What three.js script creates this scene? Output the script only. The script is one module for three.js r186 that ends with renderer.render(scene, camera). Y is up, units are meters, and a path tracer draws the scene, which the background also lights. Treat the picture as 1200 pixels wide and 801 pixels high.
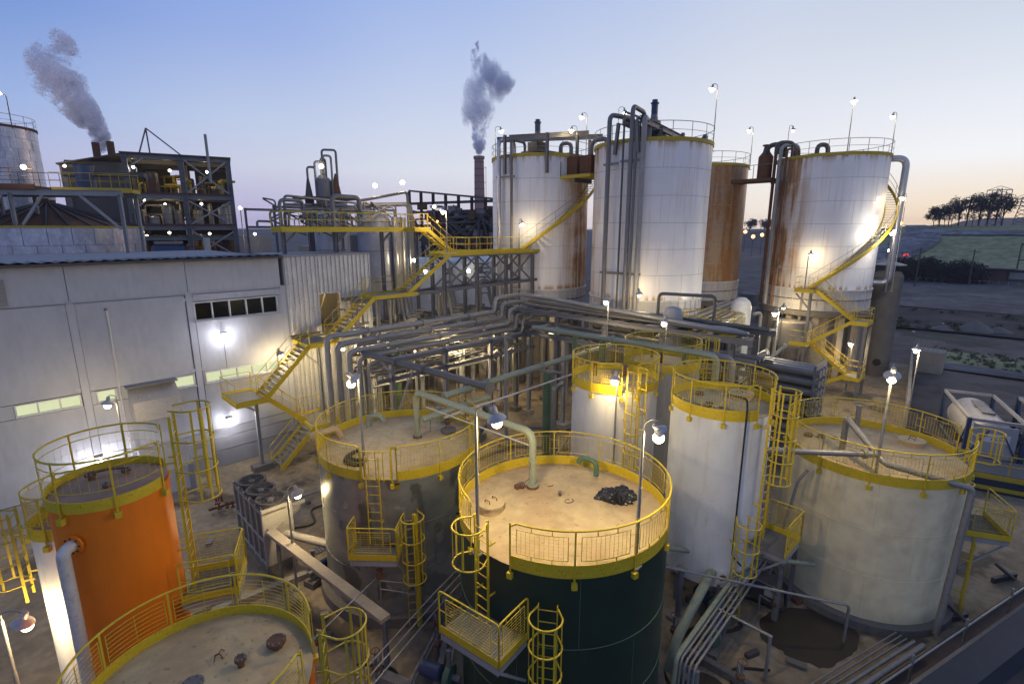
import * as THREE from 'three';
import { mergeGeometries } from 'three/addons/utils/BufferGeometryUtils.js';

// ---------- camera, sky, sun, exposure ----------
const scene = new THREE.Scene();
const camera = new THREE.PerspectiveCamera(67.72, 1024 / 683, 0.2, 6000);
camera.position.set(0, 13, 0);
camera.rotation.set(-12.415 * Math.PI / 180, 0, 0);
const renderer = new THREE.WebGLRenderer();
renderer.toneMapping = THREE.LinearToneMapping;
renderer.toneMappingExposure = 1;
renderer.shadowMap.enabled = true;

const clamp = (x, a = 0, b = 1) => Math.min(b, Math.max(a, x));
const smooth = (a, b, x) => { const t = clamp((x - a) / (b - a)); return t * t * (3 - 2 * t); };
const mix3 = (a, b, t) => a.map((v, i) => v + (b[i] - v) * t);
const SUNAZ = 48 * Math.PI / 180;                       // right of the view axis (-z)
{
  // dusk sky: sRGB colours by azimuth (degrees right of the view axis) and elevation
  const EL = [0, 2, 6, 10, 17, 22, 45, 90], AZ = [-140, -48, -25, -9, 10, 25, 42, 60, 120, 220];
  const far = [[184, 184, 214], [190, 190, 222], [194, 200, 230], [186, 200, 234], [166, 188, 230], [150, 174, 224], [110, 136, 190], [108, 130, 178]];
  const TB = [far,
    [[180, 172, 206], [184, 178, 212], [176, 184, 222], [150, 176, 227], [108, 144, 212], [98, 136, 208], [104, 136, 192], [108, 130, 178]],
    [[180, 172, 204], [186, 181, 212], [205, 209, 229], [192, 206, 234], [158, 180, 231], [138, 167, 228], [114, 142, 195], [108, 130, 178]],
    [[198, 186, 206], [206, 200, 218], [221, 225, 236], [208, 217, 238], [182, 199, 236], [163, 185, 232], [122, 148, 198], [108, 130, 178]],
    [[222, 206, 206], [228, 218, 218], [230, 231, 238], [222, 227, 240], [198, 210, 236], [182, 198, 234], [128, 152, 199], [108, 130, 178]],
    [[242, 222, 200], [243, 232, 218], [243, 242, 243], [229, 233, 243], [210, 218, 235], [197, 209, 234], [134, 156, 200], [108, 130, 178]],
    [[247, 212, 172], [247, 226, 198], [247, 248, 251], [234, 238, 247], [205, 216, 232], [190, 205, 230], [138, 158, 200], [108, 130, 178]],
    [[247, 212, 172], [247, 226, 198], [247, 248, 251], [234, 238, 247], [205, 216, 232], [190, 205, 230], [138, 158, 200], [108, 130, 178]], far, far];
  const lin = (v) => { v /= 255; return v <= .04045 ? v / 12.92 : Math.pow((v + .055) / 1.055, 2.4); };
  const at = (A, x) => { let i = 0; while (i < A.length - 2 && x > A[i + 1]) i++; return [i, clamp((x - A[i]) / (A[i + 1] - A[i]))]; };
  const skyAt = (az, e) => { const [i, p0] = at(AZ, az < -140 ? az + 360 : az), [j, q] = at(EL, e), p = p0 * p0 * (3 - 2 * p0) * .5 + p0 * .5; const k = 1 + .28 * Math.exp(-e / 2.2); return [0, 1, 2].map((c) => k * ((lin(TB[i][j][c]) * (1 - q) + lin(TB[i][j + 1][c]) * q) * (1 - p) + (lin(TB[i + 1][j][c]) * (1 - q) + lin(TB[i + 1][j + 1][c]) * q) * p)); };
  const W = 1024, H = 512, d = new Float32Array(W * H * 4);
  for (let j = 0; j < H; j++) for (let i = 0; i < W; i++) {
    const el = ((j + .5) / H - .5) * Math.PI, az = ((i + .5) / W - .5) * 2 * Math.PI;
    const x = Math.cos(el) * Math.cos(az), z = Math.cos(el) * Math.sin(az);
    const e = Math.max(0, el * 180 / Math.PI);
    const az2 = Math.atan2(x, -z) * 180 / Math.PI, c = skyAt(az2, e);
    const k = (j * W + i) * 4; d[k] = c[0]; d[k + 1] = c[1]; d[k + 2] = c[2]; d[k + 3] = 1;
    if (el < 0) { d[k] = .10; d[k + 1] = .10; d[k + 2] = .12; }
  }
  const t = new THREE.DataTexture(d, W, H, THREE.RGBAFormat, THREE.FloatType);
  t.mapping = THREE.EquirectangularReflectionMapping; t.magFilter = THREE.LinearFilter; t.needsUpdate = true;
  scene.background = t; scene.environment = t;
}
const SKY = 1.0; scene.backgroundIntensity = SKY; scene.environmentIntensity = SKY;
const sun = new THREE.DirectionalLight(0xffc9a0, 0.12);
sun.position.set(Math.sin(SUNAZ) * 100, 14, -Math.cos(SUNAZ) * 100); sun.castShadow = true; sun.shadow.radius = 40;
Object.assign(sun.shadow.camera, { left: -90, right: 90, top: 90, bottom: -90, far: 400 });
scene.add(sun);
const LAMP = 1.2;                                        // all lamps of the yard, one factor
scene.fog = new THREE.FogExp2(0xd4d4e6, .00028);

// ---------- random numbers and noise ----------
let seed = 7;
const rnd = () => { seed = (seed * 1664525 + 1013904223) >>> 0; return seed / 4294967296; };
const rr = (a, b) => a + (b - a) * rnd();
const hash = (x, y, s) => { let h = (x * 374761393 + y * 668265263 + s * 982451653) | 0; h = Math.imul(h ^ (h >>> 13), 1274126177); return ((h ^ (h >>> 16)) >>> 0) / 4294967296; };
function vnoise(x, y, s, px = 1e9, py = px) {
  const xi = Math.floor(x), yi = Math.floor(y), fx = x - xi, fy = y - yi, u = fx * fx * (3 - 2 * fx), v = fy * fy * (3 - 2 * fy);
  const m = (a, p) => ((a % p) + p) % p, x0 = m(xi, px), x1 = m(xi + 1, px), y0 = m(yi, py), y1 = m(yi + 1, py);
  return (hash(x0, y0, s) * (1 - u) + hash(x1, y0, s) * u) * (1 - v) + (hash(x0, y1, s) * (1 - u) + hash(x1, y1, s) * u) * v;
}
function fbm(x, y, s, p = 1e9, q = p, oct = 5) { let a = .5, t = 0, n = 0; for (let o = 0; o < oct; o++) { t += a * vnoise(x, y, s + o, p, q); n += a; a *= .5; x *= 2; y *= 2; p *= 2; q *= 2; } return t / n; }
function tex(w, h, fn, srgb = true, rx = 1, ry = rx) {      // fn(u, v) -> [r, g, b] 0..1 as displayed
  const d = new Uint8Array(w * h * 4);
  for (let j = 0; j < h; j++) for (let i = 0; i < w; i++) { const c = fn((i + .5) / w, (j + .5) / h), k = (j * w + i) * 4; for (let q = 0; q < 3; q++) d[k + q] = clamp(c[q]) * 255; d[k + 3] = 255; }
  const t = new THREE.DataTexture(d, w, h); t.magFilter = THREE.LinearFilter; t.wrapS = t.wrapT = THREE.RepeatWrapping;
  if (srgb) t.colorSpace = THREE.SRGBColorSpace; t.repeat.set(rx, ry); t.needsUpdate = true; return t;
}
const g3 = (v) => [v, v, v];
// ---------- materials ----------
// wear: coarse and fine grey mottling, in metres
const wear = tex(512, 512, (u, v) => { const a = fbm(u * 4, v * 4, 3, 4), b = fbm(u * 24, v * 24, 9, 24); return g3(.90 + .13 * (a - .5) + .12 * (b - .5) - .10 * smooth(.62, .72, b)); }, true, .45);
const soft = tex(256, 256, (u, v) => { const a = fbm(u * 3, v * 3, 13, 3), b = fbm(u * 20, v * 6, 15, 20, 6); return g3(.93 + .08 * (a - .5) + .07 * (b - .5)); }, true, .3);
const patchy = tex(512, 512, (u, v) => { const a = fbm(u * 5, v * 5, 17, 5), b = fbm(u * 34, v * 34, 19, 34), c = fbm(u * 9, v * 9, 23, 9); return g3(.80 + .5 * (a - .5) + .34 * (b - .5) - .18 * smooth(.56, .62, c)); }, true, .035);
const bump = tex(512, 512, (u, v) => g3(.5 + .6 * (fbm(u * 12, v * 12, 21, 12) - .5)), false, .8);
const chips = tex(512, 512, (u, v) => { const a = fbm(u * 10, v * 10, 33, 10), b = fbm(u * 40, v * 40, 35, 40), k = smooth(.64, .72, a * .5 + b * .5); return mix3(g3(.90 + .16 * (a - .5)), [.58, .45, .34], k * .7); }, true, 1.1);
function std(r, g, b, o = {}) { const m = new THREE.MeshStandardMaterial({ roughness: .6, map: wear, ...o }); m.color.setRGB(r, g, b); return m; }
const M = {
  yellow: std(.66, .49, .02, { map: chips, roughness: .5 }),
  yellowOld: std(.50, .38, .03, { map: chips, roughness: .65 }),
  galv: std(.36, .36, .36, { metalness: .5, roughness: .5 }),
  steel: std(.20, .20, .215, { roughness: .55 }),
  steelLight: std(.34, .34, .35, { roughness: .55 }),
  darkSteel: std(.075, .07, .075, { roughness: .6 }),
  pipeGrey: std(.30, .295, .285, { roughness: .45, metalness: .3 }),
  pipeDark: std(.12, .12, .125, { roughness: .5 }),
  pipeGreen: std(.10, .19, .12, { roughness: .5 }),
  pipeSage: std(.30, .34, .25, { roughness: .55 }),
  pipeWhite: std(.62, .61, .58, { roughness: .5 }),
  insul: std(.62, .62, .63, { metalness: .85, roughness: .35 }),
  conc: std(.34, .315, .28, { roughness: .95, bumpMap: bump, bumpScale: .004 }),
  concDark: std(.17, .16, .145, { roughness: .95, bumpMap: bump, bumpScale: .004 }),
  wall: std(.46, .475, .52, { map: soft, roughness: .85, bumpMap: bump, bumpScale: .0012 }),
  wallDark: std(.33, .34, .37, { roughness: .9, map: soft }),
  corr: std(.70, .70, .71, { roughness: .5, metalness: .3 }),
  white: std(.72, .72, .72, { roughness: .45 }),
  frame: std(.72, .72, .70, { roughness: .5 }),
  rubber: std(.02, .02, .02, { roughness: .8 }),
  rust: std(.16, .075, .04, { roughness: .9, map: chips }),
  grating: std(.28, .28, .28, { roughness: .6, metalness: .4 }),
  blue: std(.03, .06, .14, { roughness: .5 }),
  brick: std(.46, .29, .25, { roughness: .95 }),
  orange: std(.80, .20, .003, { roughness: .48, map: soft }),
  shade: std(.50, .48, .48, { roughness: .45 }),
  bark: std(.07, .05, .035, { roughness: 1 }),
};
const glassDark = new THREE.MeshStandardMaterial({ color: 0x05070a, roughness: .12, metalness: 0 });
function glow(r, g, b, k) { const m = new THREE.MeshStandardMaterial({ color: 0x222222, roughness: .6 }); m.emissive.setRGB(r, g, b); m.emissiveIntensity = k; return m; }
const bulbWarm = glow(1, .86, .52, 22), bulbCool = glow(1, .95, .78, 22), bulbSmall = glow(1, .92, .70, 14), bulbOrange = glow(1, .45, .10, 10), bulbRed = glow(1, .08, .08, 8);

// ---------- geometry helpers ----------
const SQ = Math.SQRT1_2;
const S = (u, y, v) => new THREE.Vector3((u + v) * SQ, y, (v - u) * SQ);      // yard axes (45 degrees) -> world
const V3 = (a) => new THREE.Vector3(a[0], a[1], a[2]);
const names = {};
function numbered(n) { const k = names[n] = (names[n] ?? -1) + 1; return k ? n + '_' + String(k).padStart(3, '0') : n; }
function geo(pos, idx, nor, uv) { const g = new THREE.BufferGeometry(); g.setAttribute('position', new THREE.Float32BufferAttribute(pos, 3)); g.setIndex(idx); if (nor) g.setAttribute('normal', new THREE.Float32BufferAttribute(nor, 3)); else g.computeVertexNormals(); g.setAttribute('uv', new THREE.Float32BufferAttribute(uv ?? new Float32Array(pos.length / 3 * 2), 2)); return g; }
function metreUV(g) { const p = g.attributes.position, n = g.attributes.normal, u = g.attributes.uv; for (let i = 0; i < p.count; i++) { const a = Math.abs(n.getX(i)), b = Math.abs(n.getY(i)), c = Math.abs(n.getZ(i)); if (b >= a && b >= c) u.setXY(i, p.getX(i), p.getZ(i)); else if (a >= c) u.setXY(i, p.getZ(i), p.getY(i)); else u.setXY(i, p.getX(i), p.getY(i)); } return g; }
// sweep a round or square section along points
function sweep(pts, r, n = 8, caps = true) {
  pts = pts.filter((p, i) => !i || p.distanceTo(pts[i - 1]) > 1e-4);
  const N = pts.length, T = [], pos = [], nor = [], uv = [], idx = [];
  for (let i = 0; i < N; i++) T.push(new THREE.Vector3().subVectors(pts[Math.min(N - 1, i + 1)], pts[Math.max(0, i - 1)]).normalize());
  let X = Math.abs(T[0].y) > .9 ? new THREE.Vector3(1, 0, 0) : new THREE.Vector3(0, 1, 0); X.cross(T[0]).normalize(); let L = 0;
  for (let i = 0; i < N; i++) {
    if (i) { const q = new THREE.Quaternion().setFromUnitVectors(T[i - 1], T[i]); X.applyQuaternion(q); X.addScaledVector(T[i], -X.dot(T[i])).normalize(); L += pts[i].distanceTo(pts[i - 1]); }
    const Y = new THREE.Vector3().crossVectors(T[i], X);
    for (let k = 0; k <= n; k++) { const a = k / n * 2 * Math.PI, c = Math.cos(a), s = Math.sin(a), d = new THREE.Vector3().addScaledVector(X, c).addScaledVector(Y, s); pos.push(pts[i].x + d.x * r, pts[i].y + d.y * r, pts[i].z + d.z * r); nor.push(d.x, d.y, d.z); uv.push(L, k / n * 2 * Math.PI * r); }
  }
  for (let i = 0; i < N - 1; i++) for (let k = 0; k < n; k++) { const a = i * (n + 1) + k, b = a + n + 1; idx.push(a, a + 1, b, b, a + 1, b + 1); }
  if (caps) for (const [i, s] of [[0, -1], [N - 1, 1]]) { const c = pos.length / 3; pos.push(pts[i].x, pts[i].y, pts[i].z); nor.push(T[i].x * s, T[i].y * s, T[i].z * s); uv.push(0, 0); for (let k = 0; k <= n; k++) { const b = (i * (n + 1) + k) * 3; pos.push(pos[b], pos[b + 1], pos[b + 2]); nor.push(T[i].x * s, T[i].y * s, T[i].z * s); uv.push(0, 0); } for (let k = 0; k < n; k++) s > 0 ? idx.push(c, c + 1 + k, c + 2 + k) : idx.push(c, c + 2 + k, c + 1 + k); }
  return geo(pos, idx, nor, uv);
}
function bent(pts, rad) {                      // polyline with rounded corners
  pts = pts.map((p) => p.isVector3 ? p : V3(p)); const out = [pts[0]];
  for (let i = 1; i < pts.length - 1; i++) {
    const a = new THREE.Vector3().subVectors(pts[i - 1], pts[i]), b = new THREE.Vector3().subVectors(pts[i + 1], pts[i]), r = Math.min(rad, a.length() * .48, b.length() * .48);
    const p = pts[i].clone().addScaledVector(a.normalize(), r), q = pts[i].clone().addScaledVector(b.normalize(), r);
    for (let k = 0; k <= 6; k++) { const t = k / 6; out.push(new THREE.Vector3().addScaledVector(p, (1 - t) * (1 - t)).addScaledVector(pts[i], 2 * t * (1 - t)).addScaledVector(q, t * t)); }
  }
  out.push(pts[pts.length - 1]); return out;
}
class MB {
  constructor() { this.g = []; }
  add(g) { this.g.push(g); return this; }
  box(x, y, z, sx, sy, sz, ry = 0) { const g = new THREE.BoxGeometry(sx, sy, sz); metreUV(g); if (ry) g.rotateY(ry); g.translate(x, y, z); return this.add(g); }
  beam(a, b, w, h, roll = 0) {                 // rectangular bar from a to b, h roughly upright
    a = V3(a); b = V3(b); const d = b.clone().sub(a), L = d.length(), g = new THREE.BoxGeometry(w, h, L); metreUV(g);
    const up = Math.abs(d.y) / L > .98 ? new THREE.Vector3(1, 0, 0) : new THREE.Vector3(0, 1, 0), m = new THREE.Matrix4().lookAt(b, a, up); if (roll) g.rotateZ(roll);
    g.applyMatrix4(m); g.translate((a.x + b.x) / 2, (a.y + b.y) / 2, (a.z + b.z) / 2); return this.add(g);
  }
  ibeam(a, b, w, h, t = .02) {                 // I section from a to b
    a = V3(a); b = V3(b); const d = b.clone().sub(a), L = d.length(), up = Math.abs(d.y) / L > .98 ? new THREE.Vector3(1, 0, 0) : new THREE.Vector3(0, 1, 0), m = new THREE.Matrix4().lookAt(b, a, up);
    for (const [sx, sy, oy] of [[w, t, h / 2 - t / 2], [w, t, -h / 2 + t / 2], [t, h - 2 * t, 0]]) { const g = new THREE.BoxGeometry(sx, sy, L); metreUV(g); g.translate(0, oy, 0); g.applyMatrix4(m); g.translate((a.x + b.x) / 2, (a.y + b.y) / 2, (a.z + b.z) / 2); this.add(g); }
    return this;
  }
  bar(a, b, r, n = 8) { return this.add(sweep([V3(a), V3(b)], r, n)); }
  path(pts, r, rad = r * 3, n = 10) { return this.add(sweep(bent(pts, rad), r, n)); }
  line(pts, r, n = 6) { return this.add(sweep(pts.map((p) => p.isVector3 ? p : V3(p)), r, n)); }
  arc(cx, y, cz, R, r, a0, a1, n = 40, seg = 6) { const p = []; for (let i = 0; i <= n; i++) { const a = a0 + (a1 - a0) * i / n; p.push(new THREE.Vector3(cx + R * Math.cos(a), y, cz + R * Math.sin(a))); } return this.add(sweep(p, r, seg)); }
  band(cx, cz, R0, R1, y0, y1, a0, a1, n = 40) {  // curved plate with thickness
    const pos = [], idx = [], uv = [], full = Math.abs(a1 - a0) > 6.28;
    const q = [[R1, y0], [R1, y1], [R0, y1], [R0, y0]];
    for (let f = 0; f < 4; f++) { const b = pos.length / 3, [ra, ya] = q[f], [rb, yb] = q[(f + 1) % 4]; for (let i = 0; i <= n; i++) { const a = a0 + (a1 - a0) * i / n, c = Math.cos(a), s = Math.sin(a); pos.push(cx + ra * c, ya, cz + ra * s, cx + rb * c, yb, cz + rb * s); uv.push(R1 * a, ya, R1 * a, yb + Math.abs(rb - ra)); } for (let i = 0; i < n; i++) { const k = b + i * 2; idx.push(k, k + 1, k + 2, k + 2, k + 1, k + 3); } }
    if (!full) for (const a of [a0, a1]) { const b = pos.length / 3; for (const [r, y] of q) { pos.push(cx + r * Math.cos(a), y, cz + r * Math.sin(a)); uv.push(r, y); } a === a0 ? idx.push(b, b + 2, b + 1, b, b + 3, b + 2) : idx.push(b, b + 1, b + 2, b, b + 2, b + 3); }
    return this.add(geo(pos, idx, null, uv));
  }
  lathe(prof, n = 32, x = 0, y = 0, z = 0) {    // smooth in the round, creased along the profile
    const pos = [], nor = [], uv = [], idx = []; let L = 0;
    for (let j = 0; j < prof.length - 1; j++) {
      const [r0, y0] = prof[j], [r1, y1] = prof[j + 1], d = Math.hypot(r1 - r0, y1 - y0) || 1, nr = (y1 - y0) / d, ny = -(r1 - r0) / d, b = pos.length / 3;
      for (let i = 0; i <= n; i++) { const a = i / n * 2 * Math.PI, c = Math.cos(a), s = Math.sin(a); pos.push(x + r0 * c, y + y0, z + r0 * s, x + r1 * c, y + y1, z + r1 * s); nor.push(nr * c, ny, nr * s, nr * c, ny, nr * s); const flat = Math.abs(ny) > .8; flat ? uv.push(r0 * c, r0 * s, r1 * c, r1 * s) : uv.push(a * Math.max(r0, r1), L, a * Math.max(r0, r1), L + d); }
      for (let i = 0; i < n; i++) { const k = b + i * 2; idx.push(k, k + 1, k + 2, k + 2, k + 1, k + 3); } L += d;
    }
    return this.add(geo(pos, idx, nor, uv));
  }
  xf(fn) { this.g.forEach(fn); return this; }
  geo() { return this.g.length === 1 ? this.g[0] : mergeGeometries(this.g); }
  build(name, mat, parent, y45 = false) { const m = new THREE.Mesh(this.geo(), mat); m.name = name; m.castShadow = m.receiveShadow = true; parent?.add(m); return m; }
}
const mb = () => new MB();
function thing(name, label, category, [u, y, v] = [0, 0, 0], group, turn = Math.PI / 4) {
  const o = new THREE.Group(); o.name = numbered(name); scene.add(o); o.position.copy(S(u, y, v)); o.rotation.y = turn; o.userData = { label, category }; if (group) o.userData.group = group; return o;
}
function single(o, label, category, group, kind) { o.name = numbered(o.name); scene.add(o); o.userData = { label, category }; if (group) o.userData.group = group; if (kind) { o.userData = { kind, label, category }; } return o; }
function grp(name, parent) { const g = new THREE.Group(); g.name = name; parent.add(g); return g; }
function mesh(name, g, mat, parent, x = 0, y = 0, z = 0, ry = 0) { const m = new THREE.Mesh(g, mat); m.name = name; m.castShadow = m.receiveShadow = true; m.position.set(x, y, z); m.rotation.y = ry; parent.add(m); return m; }
const TAU = Math.PI * 2, RAD = Math.PI / 180;
// ---------- shared parts ----------
const arcPts = (R, y, a0, a1, n) => Array.from({ length: n + 1 }, (_, i) => { const a = a0 + (a1 - a0) * i / n; return new THREE.Vector3(R * Math.cos(a), y, R * Math.sin(a)); });
// railing on a ring: arcs in degrees; posts, handrail, mesh panels and kick plates are parts of the tank
function ringRail(t, R, y, arcs, { h = 1.1, mat = M.yellow, spacing = 1.25, panel = true, kick = .27, bracket = true, post = .028, midrail = false } = {}) {
  for (const [d0, d1] of arcs) {
    const a0 = d0 * RAD, a1 = d1 * RAD, n = Math.max(1, Math.round((a1 - a0) * R / spacing)), seg = Math.max(6, Math.ceil((a1 - a0) * R / .22));
    const hr = [...arcPts(R, y + h, a0 + .05, a1 - .05, seg)];
    const e0 = new THREE.Vector3(R * Math.cos(a0), y + h - .1, R * Math.sin(a0)), e1 = new THREE.Vector3(R * Math.cos(a1), y + h - .1, R * Math.sin(a1));
    const full = d1 - d0 >= 359.9;
    const H = mb().line(full ? arcPts(R, y + h, a0, a1, seg) : [e0, ...hr, e1], .024, 7); if (midrail) H.line(arcPts(R, y + h * .52, a0, a1, seg), .016, 5); H.build('handrail', mat, t);
    if (kick) mb().band(0, 0, R - .012, R + .012, y - .06, y + kick, a0, a1, seg).build('kick_plate', mat, t);
    for (let i = 0; i <= n; i++) {
      if (full && i === n) break; const a = a0 + (a1 - a0) * i / n, c = Math.cos(a), s = Math.sin(a), q = R + .035;
      const p = mb().beam([q * c, y - .25, q * s], [q * c, y + h, q * s], post * 1.5, post * .55, -a);
      if (bracket) p.box(q * c, y - .22, q * s, .13, .14, .13, -a);
      p.build('post', mat, t);
    }
    if (panel === 'bars') for (let i = 0; i < n; i++) { const b0 = a0 + (a1 - a0) * (i + .06) / n, b1 = a0 + (a1 - a0) * (i + .94) / n, p = mb(); for (let k = 0; k < 7; k++) p.line(arcPts(R, y + kick + .06 + k * .095, b0, b1, 5), .008, 4); for (const f of [0, .5, 1]) { const a = b0 + (b1 - b0) * f; p.box(R * Math.cos(a), y + kick + .345, R * Math.sin(a), .014, .6, .014, -a); } p.build('bar_panel', mat, t); }
    else if (panel) for (let i = 0; i < n; i++) {
      const b0 = a0 + (a1 - a0) * (i + .1) / n, b1 = a0 + (a1 - a0) * (i + .9) / n, p = mb(), lo = y + kick + .1, hi = y + h - .14, m = 7;
      p.line([...arcPts(R, lo, b0, b1, 5), ...arcPts(R, hi, b1, b0, 5), arcPts(R, lo, b0, b0, 1)[0]], .011, 5);
      for (let k = 1; k < 11; k++) { const a = b0 + (b1 - b0) * k / 11; p.box(R * Math.cos(a), (lo + hi) / 2, R * Math.sin(a), .007, hi - lo, .007, -a); }
      for (let k = 1; k < m; k++) p.line(arcPts(R, lo + (hi - lo) * k / m, b0, b1, 4), .004, 3);
      for (const f of [.3, .7]) { const a = b0 + (b1 - b0) * f; p.box(R * Math.cos(a), hi + .07, R * Math.sin(a), .02, .14, .02, -a).box(R * Math.cos(a), lo - .05, R * Math.sin(a), .02, .1, .02, -a); }
      for (const f of [.25, .75]) for (const e of [0, 1]) { const A = e ? b1 : b0, B = a0 + (a1 - a0) * (i + e) / n; p.line(arcPts(R, lo + (hi - lo) * f, A, B, 2), .01, 4); }
      p.build('mesh_panel', mat, t);
    }
  }
}
// ladder with rungs, and a safety cage of hoops and straps, at angle d (degrees) and radius r of a tank
function ladder(t, d, r, y0, y1, { cage, mat = M.yellow, w = .42, straps = 5, hoopR = .36 } = {}) {
  const a = d * RAD, L = grp('ladder', t); L.position.set(r * Math.cos(a), 0, r * Math.sin(a)); L.rotation.y = -a;      // local x outwards, z along
  for (const s of [-1, 1]) mesh('stringer', new MB().box(0, (y0 + y1) / 2, s * w / 2, .065, y1 - y0, .022).geo(), mat, L);
  const rg = ladder.rung ??= mb().bar([0, 0, -.2], [0, 0, .2], .013, 6).geo();
  for (let y = y0 + .25; y < y1 - .1; y += .3) mesh('rung', rg, mat, L, 0, y, 0);
  for (const y of [y0 + (y1 - y0) * .25, y0 + (y1 - y0) * .75]) for (const s of [-1, 1]) mesh('bracket', mb().box(-.12, y, s * w / 2, .24, .05, .02).geo(), mat, L);
  if (cage) {
    const [c0, c1] = cage, C = grp('ladder_cage', t); C.position.copy(L.position); C.rotation.copy(L.rotation);
    const hoop = (y) => { const p = [new THREE.Vector3(0, y, -w / 2)]; for (let i = 0; i <= 14; i++) { const q = -100 * RAD + 200 * RAD * i / 14; p.push(new THREE.Vector3(hoopR + hoopR * Math.cos(q), y, hoopR * Math.sin(q))); } p.push(new THREE.Vector3(0, y, w / 2)); return p; };
    const nh = Math.max(2, Math.round((c1 - c0) / .75) + 1);
    for (let i = 0; i < nh; i++) mb().line(hoop(c0 + (c1 - c0) * i / (nh - 1)), .022, 5).build('hoop', mat, C);
    for (let i = 0; i < straps; i++) { const q = (-80 + 160 * i / (straps - 1)) * RAD, x = hoopR + (hoopR - .005) * Math.cos(q), z = (hoopR - .005) * Math.sin(q); mb().box(x, (c0 + c1) / 2, z, .012, c1 - c0, .05, -q).build('strap', mat, C); }
  }
}
// bracketed landing on the side of a tank: grating floor, toe plates, handrails on the open sides
function landing(t, d, r0, r1, w, y, { mat = M.yellow, open = [], strut = true } = {}) {
  const a = d * RAD, L = grp('landing', t); L.rotation.y = -a;           // local x outwards
  mb().box((r0 + r1) / 2, y - .02, 0, r1 - r0, .035, w).build('floor', M.grating, L);
  const bars = mb(); for (let z = -w / 2 + .06; z < w / 2; z += .07) bars.box((r0 + r1) / 2, y + .012, z, r1 - r0 - .02, .022, .008); bars.build('grating_bars', M.grating, L);
  const under = mb(); for (const z of [-w / 2 + .05, w / 2 - .05]) { under.box((r0 + r1) / 2, y - .12, z, r1 - r0, .16, .05); if (strut) under.beam([r1 - .1, y - .2, z], [r0 + .02, y - .2 - (r1 - r0) * .9, z], .06, .06); } under.box(r1 - .03, y - .12, 0, .05, .16, w - .16).build('bracket', M.steelLight, L);
  const sides = [['front', [r1, -w / 2], [r1, w / 2]], ['left', [r0, -w / 2], [r1, -w / 2]], ['right', [r0, w / 2], [r1, w / 2]]];
  for (const [nm, p, q] of sides) {
    if (open.includes(nm)) continue;
    const A = (y) => [p[0], y, p[1]], B = (y) => [q[0], y, q[1]], m = (f, yy) => [p[0] + (q[0] - p[0]) * f, yy, p[1] + (q[1] - p[1]) * f];
    mb().beam(A(y + .1), B(y + .1), .012, .2).build('toe_plate', mat, L);
    mb().path([A(y), A(y + 1.1), B(y + 1.1), B(y)], .022, .12, 7).build('handrail', mat, L);
    const P = mb().path([m(.12, y + .28), m(.12, y + .96), m(.88, y + .96), m(.88, y + .28), m(.12, y + .28)], .012, .04, 5);
    for (let k = 1; k < 9; k++) P.beam(m(.12, y + .28 + .68 * k / 9), m(.88, y + .28 + .68 * k / 9), .007, .007);
    for (let k = 1; k < 5; k++) P.beam(m(.12 + .76 * k / 5, y + .28), m(.12 + .76 * k / 5, y + .96), .006, .006);
    for (const f of [.3, .75]) P.beam(m(f, y + .96), m(f, y + 1.1), .016, .016); P.beam(m(0, y + .6), m(.12, y + .6), .016, .016).beam(m(.88, y + .6), m(1, y + .6), .016, .016);
    P.build('mesh_panel', mat, L);
  }
  return L;
}
function manhole(t, x, y, z, r, mat) {
  const g = grp('manhole', t); g.position.set(x, y, z);
  mb().lathe([[r * .9, -.05], [r * .9, .2]], 28).build('neck', mat, g); mb().lathe([[0, .2], [r, .2], [r, .25], [0, .262]], 28).build('cover', mat, g);
  for (const s of [-1, 1]) mb().path([[s * r * .35, .25, -.09], [s * r * .35, .33, -.09], [s * r * .35, .33, .09], [s * r * .35, .25, .09]], .013, .03, 5).build('handle', M.rust, g);
}
function nozzle(t, x, y, z, r, hgt, mat = M.rust) {
  const g = grp('nozzle', t); g.position.set(x, y, z);
  mb().lathe([[r * .6, -.05], [r * .6, hgt - .06]], 16).build('neck', mat, g);
  mb().lathe([[r * .6, hgt - .06], [r, hgt - .06], [r, hgt], [0, hgt]], 20).build('flange', mat, g);
  const b = mb(); for (let i = 0; i < 8; i++) { const a = i / 8 * TAU; b.lathe([[.018, 0], [.018, .04], [0, .04]], 6, r * .8 * Math.cos(a), hgt - .005, r * .8 * Math.sin(a)); } b.build('bolts', M.steel, g).userData.kind = 'stuff';
}
function gooseneck(t, x, y, z, r, d, mat) {
  const a = d * RAD, g = grp('vent_pipe', t); g.position.set(x, y, z); g.rotation.y = -a;
  mb().path([[0, -.05, 0], [0, .55, 0], [.5, .55, 0], [.62, .34, 0]], r, .3, 10).build('pipe', mat, g); mb().lathe([[r, 0], [r * 1.8, 0], [r * 1.8, .05], [r, .05]], 16).build('flange', M.rust, g);
}
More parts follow.
